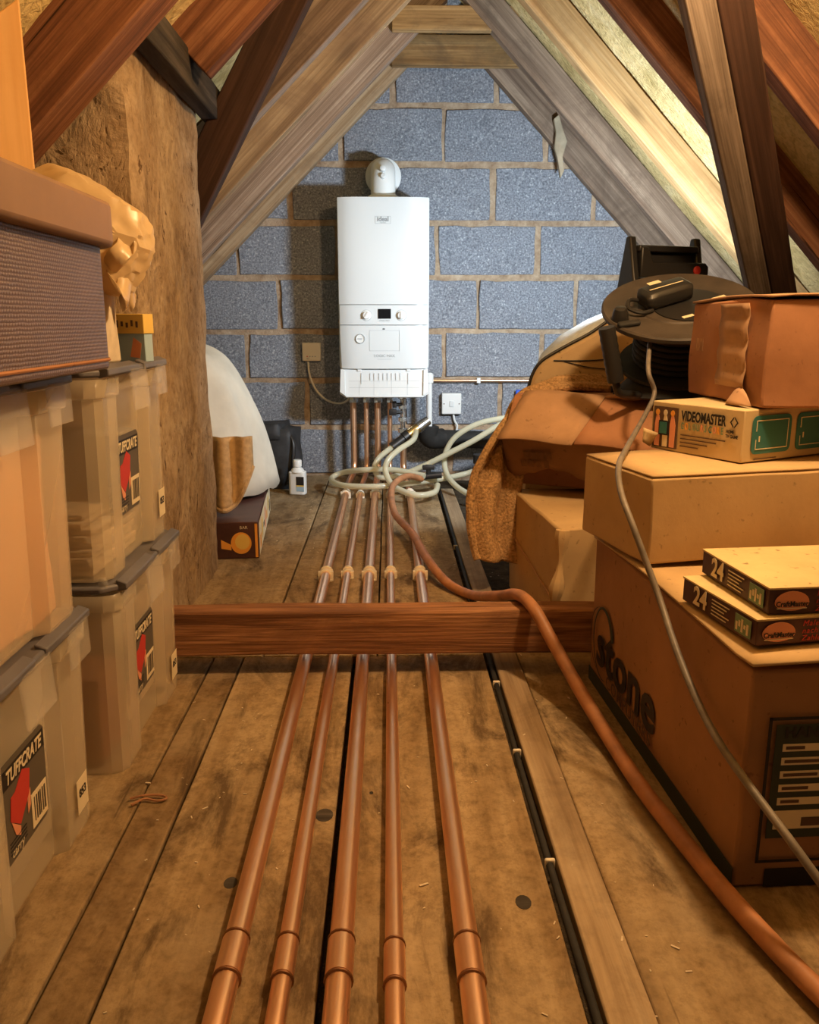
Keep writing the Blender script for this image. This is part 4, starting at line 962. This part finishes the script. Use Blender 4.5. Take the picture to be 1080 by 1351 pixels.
sl = MB(); sl.grid(lambda u, v: Vector((.195 + .36 * u, -.034 + .136 * v + .004 * math.sin(u * 11), .137 + .108 * v + .004 * math.sin(u * 7 + 1))), 12, 5); sl.build('sloping_flap', M['card_red'], oc, solid=.004)
lf = MB(); lf.grid(lambda u, v: Vector((.0 + .19 * u - .02 * v * (1 - u) + .05 * v, .000 + .136 * v - .038, .142 + .110 * v + .004 * math.sin(u * 5))), 8, 6); lf.build('side_flap', M['card_dusty'], oc, solid=.004)
tn = MB(); tn.tube(catmull([(.24, .098, .244), (.27, .09, .248), (.30, .095, .243), (.33, .09, .248), (.36, .096, .244)], 4), .006, 6); tn.build('torn_edge', M['card_dusty'], oc)

# towel draped over its corner
spine = catmull([at(905, 523, Y=2.24), at(840, 516, Y=2.27), at(760, 512, Y=2.25), at(712, 522, Y=2.24), at(676, 546, Y=2.20), at(652, 584, Y=2.15), at(636, 625, Y=2.13), at(629, 665, Y=2.12), at(631, 705, Y=2.11), at(640, 742, Y=2.10)], 6)
def towelf(u, v):
    f = u * (len(spine) - 1); i = min(int(f), len(spine) - 2); p = spine[i].lerp(spine[i + 1], f - i)
    hang = max(0, min(1, (u - .42) / .25))
    wdt = .085 + .045 * hang
    off = Vector((.80 * hang, 1 - .75 * hang, -.12 * hang)).normalized() * wdt * (v - .12)
    drop = -.022 * (1 - hang) * (2 * v - 1) ** 2
    fold = .013 * math.sin(v * 11 + u * 5) + .007 * noise.noise(Vector((u * 14, v * 5, 1)))
    return p + off + Vector((.3 * fold * hang, -fold * hang, drop + fold * (1 - hang) + .004 + .012 * (1 - hang)))
t = thing('towel', 'brown terry towel draped over the corner of the opened carton', 'towel', (0, 0, 0))
MB().grid(towelf, 60, 16).build('cloth', M['towel'], t, solid=.012, angle=80)
MB().tube([towelf(k / 50, 0) for k in range(51)], .012, 8).build('rolled_edge', M['towel'], t)

# hump-backed covered chest
front = [(.430, .48), (.446, .545), (.476, .590), (.545, .632), (.620, .672), (.69, .720), (.77, .765), (.93, .77), (.97, .72), (.98, .58)]
SC = 2.40 / 2.6
front = [(x * SC, EYE + (z - EYE) * SC) for x, z in front]
back = [(.415, .455), (.437, .530), (.470, .612), (.526, .668), (.606, .714), (.70, .752), (.80, .785), (.92, .788), (.96, .74), (.97, .58)]
SB = 2.56 / 2.6
back = [(x * SB, EYE + (z - EYE) * SB) for x, z in back]
t = thing('covered_chest', 'hump-backed chest in dusty tan cover with dark piping', 'chest', (0, 0, 0))
def loop3(pl, y): return [Vector((pl[0][0] - .012, y, -.010))] + [Vector((x, y, z)) for x, z in pl] + [Vector((pl[-1][0] + .012, y, -.010))]
A3, B3 = loop3(front, 2.42), loop3(back, 2.56); n3 = len(A3)
C3 = loop3([(x + .01, z - .012) for x, z in back], 2.585)
mb = MB(); mb.add(A3 + B3 + C3, [(k, k + 1, n3 + k + 1, n3 + k) for k in range(n3 - 1)] + [(n3 + k, n3 + k + 1, 2 * n3 + k + 1, 2 * n3 + k) for k in range(n3 - 1)] + [tuple(range(2 * n3, 3 * n3))[::-1]])
mb.build('cover_top', M['chest_rim'], t, angle=50)
F3 = loop3([(x + .010, z - .010) for x, z in front], 2.402)
mb = MB(); mb.add(F3 + A3, [tuple(range(n3))] + [(k, k + 1, n3 + k + 1, n3 + k) for k in range(n3 - 1)]); mb.build('front', M['chest'], t, angle=50)
MB().tube(catmull([(x, 2.412, z + .001) for x, z in front], 5), .0045, 8).build('piping', M['piping'], t)
MB().tube(catmull([(.47, 2.400, .60), (.57, 2.399, .600), (.66, 2.399, .606), (.80, 2.399, .604)], 5), .002, 6).build('seam', M['piping'], t)
MB().tube(catmull([(.50, 2.400, .598), (.58, 2.399, .580), (.68, 2.399, .577), (.80, 2.399, .598)], 5), .0015, 6).build('seam', M['piping'], t)

# ------------------------------------------------------------------ LED work lamp (seen from behind)
lp = thing('work_lamp', 'black LED work lamp with a red button on the covered chest', 'lamp', LAMP, LAMP_ROT)
mb = MB(); mb.soft(-.095, -.01, .030, .125, .045, .112, 2, .001, 0); hs = mb.build('housing', M['black'], lp, bevel=.006)
mb = MB(); mb.prism([(-.095, .125), (-.072, .125), (-.055, .085), (.122, .085), (.134, .075), (.134, .050), (.122, .042), (-.095, .042)], -.035, -.008, Matrix(((1, 0, 0, 0), (0, 0, 1, 0), (0, 1, 0, 0), (0, 0, 0, 1)))); mb.build('battery_pack', M['black'], lp, bevel=.004)
mb = MB(); mb.box(-.10, -.03, .112, .10, .03, .130); mb.build('top_bar', M['black'], lp, bevel=.004)
for x_, h_ in ((-.120, .0), (.098, .0)):
    mb = MB(); mb.prism([(-.055, 0), (.050, 0), (.045, .02), (.012, .155), (-.008, .155), (-.035, .04)], x_, x_ + .022, Matrix(((0, 0, 1, 0), (1, 0, 0, 0), (0, 1, 0, 0), (0, 0, 0, 1)))); mb.build('side_frame', M['black'], lp, bevel=.005)
mb = MB(); mb.lathe([(.012, 0), (.012, .004), (.009, .006)], 18, frame((.092, -.035, .064), (1, 0, 0), (0, 0, 1))); mb.build('button', M['red'], lp)
mb = MB(); mb.box(-.075, .0445, .038, .095, .048, .106); mb.build('led_panel', M['led'], lp)
for k in range(6):
    mb = MB(); mb.box(-.02 + k * .012, -.0365, .048, -.013 + k * .012, -.034, .050); mb.build('charge_mark', M['grey_print'], lp)

# ------------------------------------------------------------------ cable reel
ctr = Vector((.69, 2.02, .742))
ax = Vector((1, 0, .145)).normalized(); bxx = Vector((0, .90, .42)); nz = ax.cross(bxx).normalized()
RM = frame(ctr, ax, bxx)
rl = thing('cable_reel', 'black extension cable reel with a plug on its tilted disc', 'cable reel', M=RM)
mb = MB(); mb.lathe([(.06, -.012), (.176, -.008), (.180, -.003), (.180, .004), (.176, .008), (.165, .005), (.095, .003), (.092, .006), (.02, .007)], 56); mb.build('top_disc', M['reel_disc'], rl)
mb = MB(); mb.lathe([(.07, -.145), (.07, -.008)], 32); mb.build('drum', M['black'], rl)
for lay in range(3):
    pts = []
    for k in range(7 * 24 + 1): a = 2 * PI * k / 24; pts.append(((.080 + .0085 * lay) * math.cos(a), (.080 + .0085 * lay) * math.sin(a), -.020 - .016 * k / 24))
    MB().tube(pts, .0068, 8).build('wound_cable', M['black_matt'], rl)
mb = MB(); mb.lathe([(.04, -.150), (.135, -.148), (.138, -.143), (.135, -.138), (.04, -.136)], 44); mb.build('lower_disc', M['black_matt'], rl)
mb = MB(); mb.lathe([(.085, .006), (.085, .009), (.06, .0095)], 36, Matrix.Translation((.02, -.01, 0))); mb.build('socket_plate', M['black'], rl)
mb = MB(); mb.soft(-.060, -.028, .010, .062, .030, .050, 4, .003, .001, 1, Matrix.Translation((-.03, .02, 0)) @ Matrix.Rotation(R(16), 4, 'Z')); pg = mb.build('plug', M['black'], rl, bevel=.008)
decal('plug_marking', rect(-.05, .012, -.018, .026), Matrix.Translation((-.015, .025, .0545)) @ Matrix.Rotation(R(16), 4, 'Z'), M['print_cream'], rl); decal('plug_line', rect(-.065, -.012, .025, -.009), Matrix.Translation((-.015, .025, .0545)) @ Matrix.Rotation(R(16), 4, 'Z'), M['print_cream'], rl)
for k, (x_, y_, w_, h_) in enumerate(((-.055, -.068, .028, .010), (.055, -.028, .034, .016), (.034, -.040, .014, .014), (.0, -.058, .012, .008), (.012, -.062, .006, .012))):
    decal('disc_marking', rect(x_, y_, x_ + w_, y_ + h_), Matrix.Translation((.02, 0, .0092)) @ Matrix.Rotation(R(14), 4, 'Z'), M['print_cream'], rl)
MB().tube(catmull([(-.085, .02, .02), (-.115, .015, .03), (-.125, -.01, .022), (-.10, -.028, .014), (-.07, -.02, .012)], 5), .005, 8).build('plug_lead', M['black'], rl)
mb = MB(); mb.lathe([(.02, .006), (.018, .022), (.014, .034), (.010, .036)], 18, Matrix.Translation((-.150, -.03, 0))); mb.build('winding_knob', M['black'], rl)
mb = MB(); mb.soft(-.165, -.075, .006, -.115, -.058, .016, 2, .001, 0); mb.build('winding_bracket', M['black_matt'], rl, bevel=.003)
RMi = RM.inverted()
def rloc(p): return RMi @ Vector(p)
g0, g1 = at(800, 432, Y=1.93), at(812, 503, Y=1.95)
mb = MB(); gpts = [g0.lerp(g1, k / 14) for k in range(15)]; mb.tube([rloc(p) for p in gpts], [.0185 + (.0012 if k % 2 else 0) for k in range(15)], 18); mb.build('hand_grip', M['black'], rl)
fp_ = rounded([g1 - Vector((0, 0, .0)), (g1.x + .008, g1.y + .01, .543), (.60, 2.00, .536), (.80, 2.06, .536), (.82, 2.16, .536), (.58, 2.18, .536)], .02, 4)
MB().tube([rloc(p) for p in fp_], .0095, 10).build('stand_frame', M['black'], rl)
mb = MB(); mb.lathe([(.105, .530), (.10, .545), (.055, .585), (.045, .60)], 28, RMi @ Matrix.Translation((.665, 2.075, 0))); mb.build('stand_cone', M['black_matt'], rl)
# grey cord running from the reel to the floor
hose('power_cord', [(.600, 1.94, .66), at(855, 490, Y=1.84), at(863, 518, Y=1.84), at(852, 545, Y=1.78), at(828, 588, Y=1.52), at(816, 615, Y=1.385), at(819, 650, Y=1.31), at(835, 695, Y=1.255), at(868, 785, Y=1.20), at(893, 860, Y=1.11), at(922, 930, Y=1.03), at(952, 985, Y=.955), at(992, 1042, Y=.89), at(1040, 1106, Y=.83), at(1085, 1168, Y=.79), at(1140, 1240, Y=.76)], .0052, 'grey_lead', 'grey power cord hanging from the cable reel in front of cartons', 'cord', n=7, seg=10)

# ------------------------------------------------------------------ small debris on the floor
db = MB()
for k in range(300):
    x, y = random.uniform(-.40, .36), random.uniform(.55, 3.3)
    if any(abs(x - p[0]) < .02 for p in pipes) or abs(x - .2135) < .012 or 1.55 < y < 1.7: continue
    s = random.uniform(.0006, .0017) * (1 if random.random() < .95 else 2); a = random.uniform(0, PI); l = random.uniform(1, 3)
    z = .0004 if x < .277 else -.0056
    db.soft(-s * l, -s * .6, 0, s * l, s * .6, s * .7, 1, s * .2, 0, k, Matrix.Translation((x, y, z)) @ Matrix.Rotation(a, 4, 'Z'))
tag(db.build('floor_debris', M['paper']), 'crumbs of plaster and wood scattered over the floorboards', 'debris', kind='stuff')
tag(MB().tube(catmull([(-.395, 1.145, .004), (-.375, 1.15, .006), (-.352, 1.152, .005), (-.340, 1.145, .004), (-.352, 1.138, .004), (-.372, 1.142, .005), (-.388, 1.128, .004)], 5), .0018, 6).build('wire_scrap', M['card_red']), 'reddish scrap of twisted wire on the floorboards beside crates', 'wire')
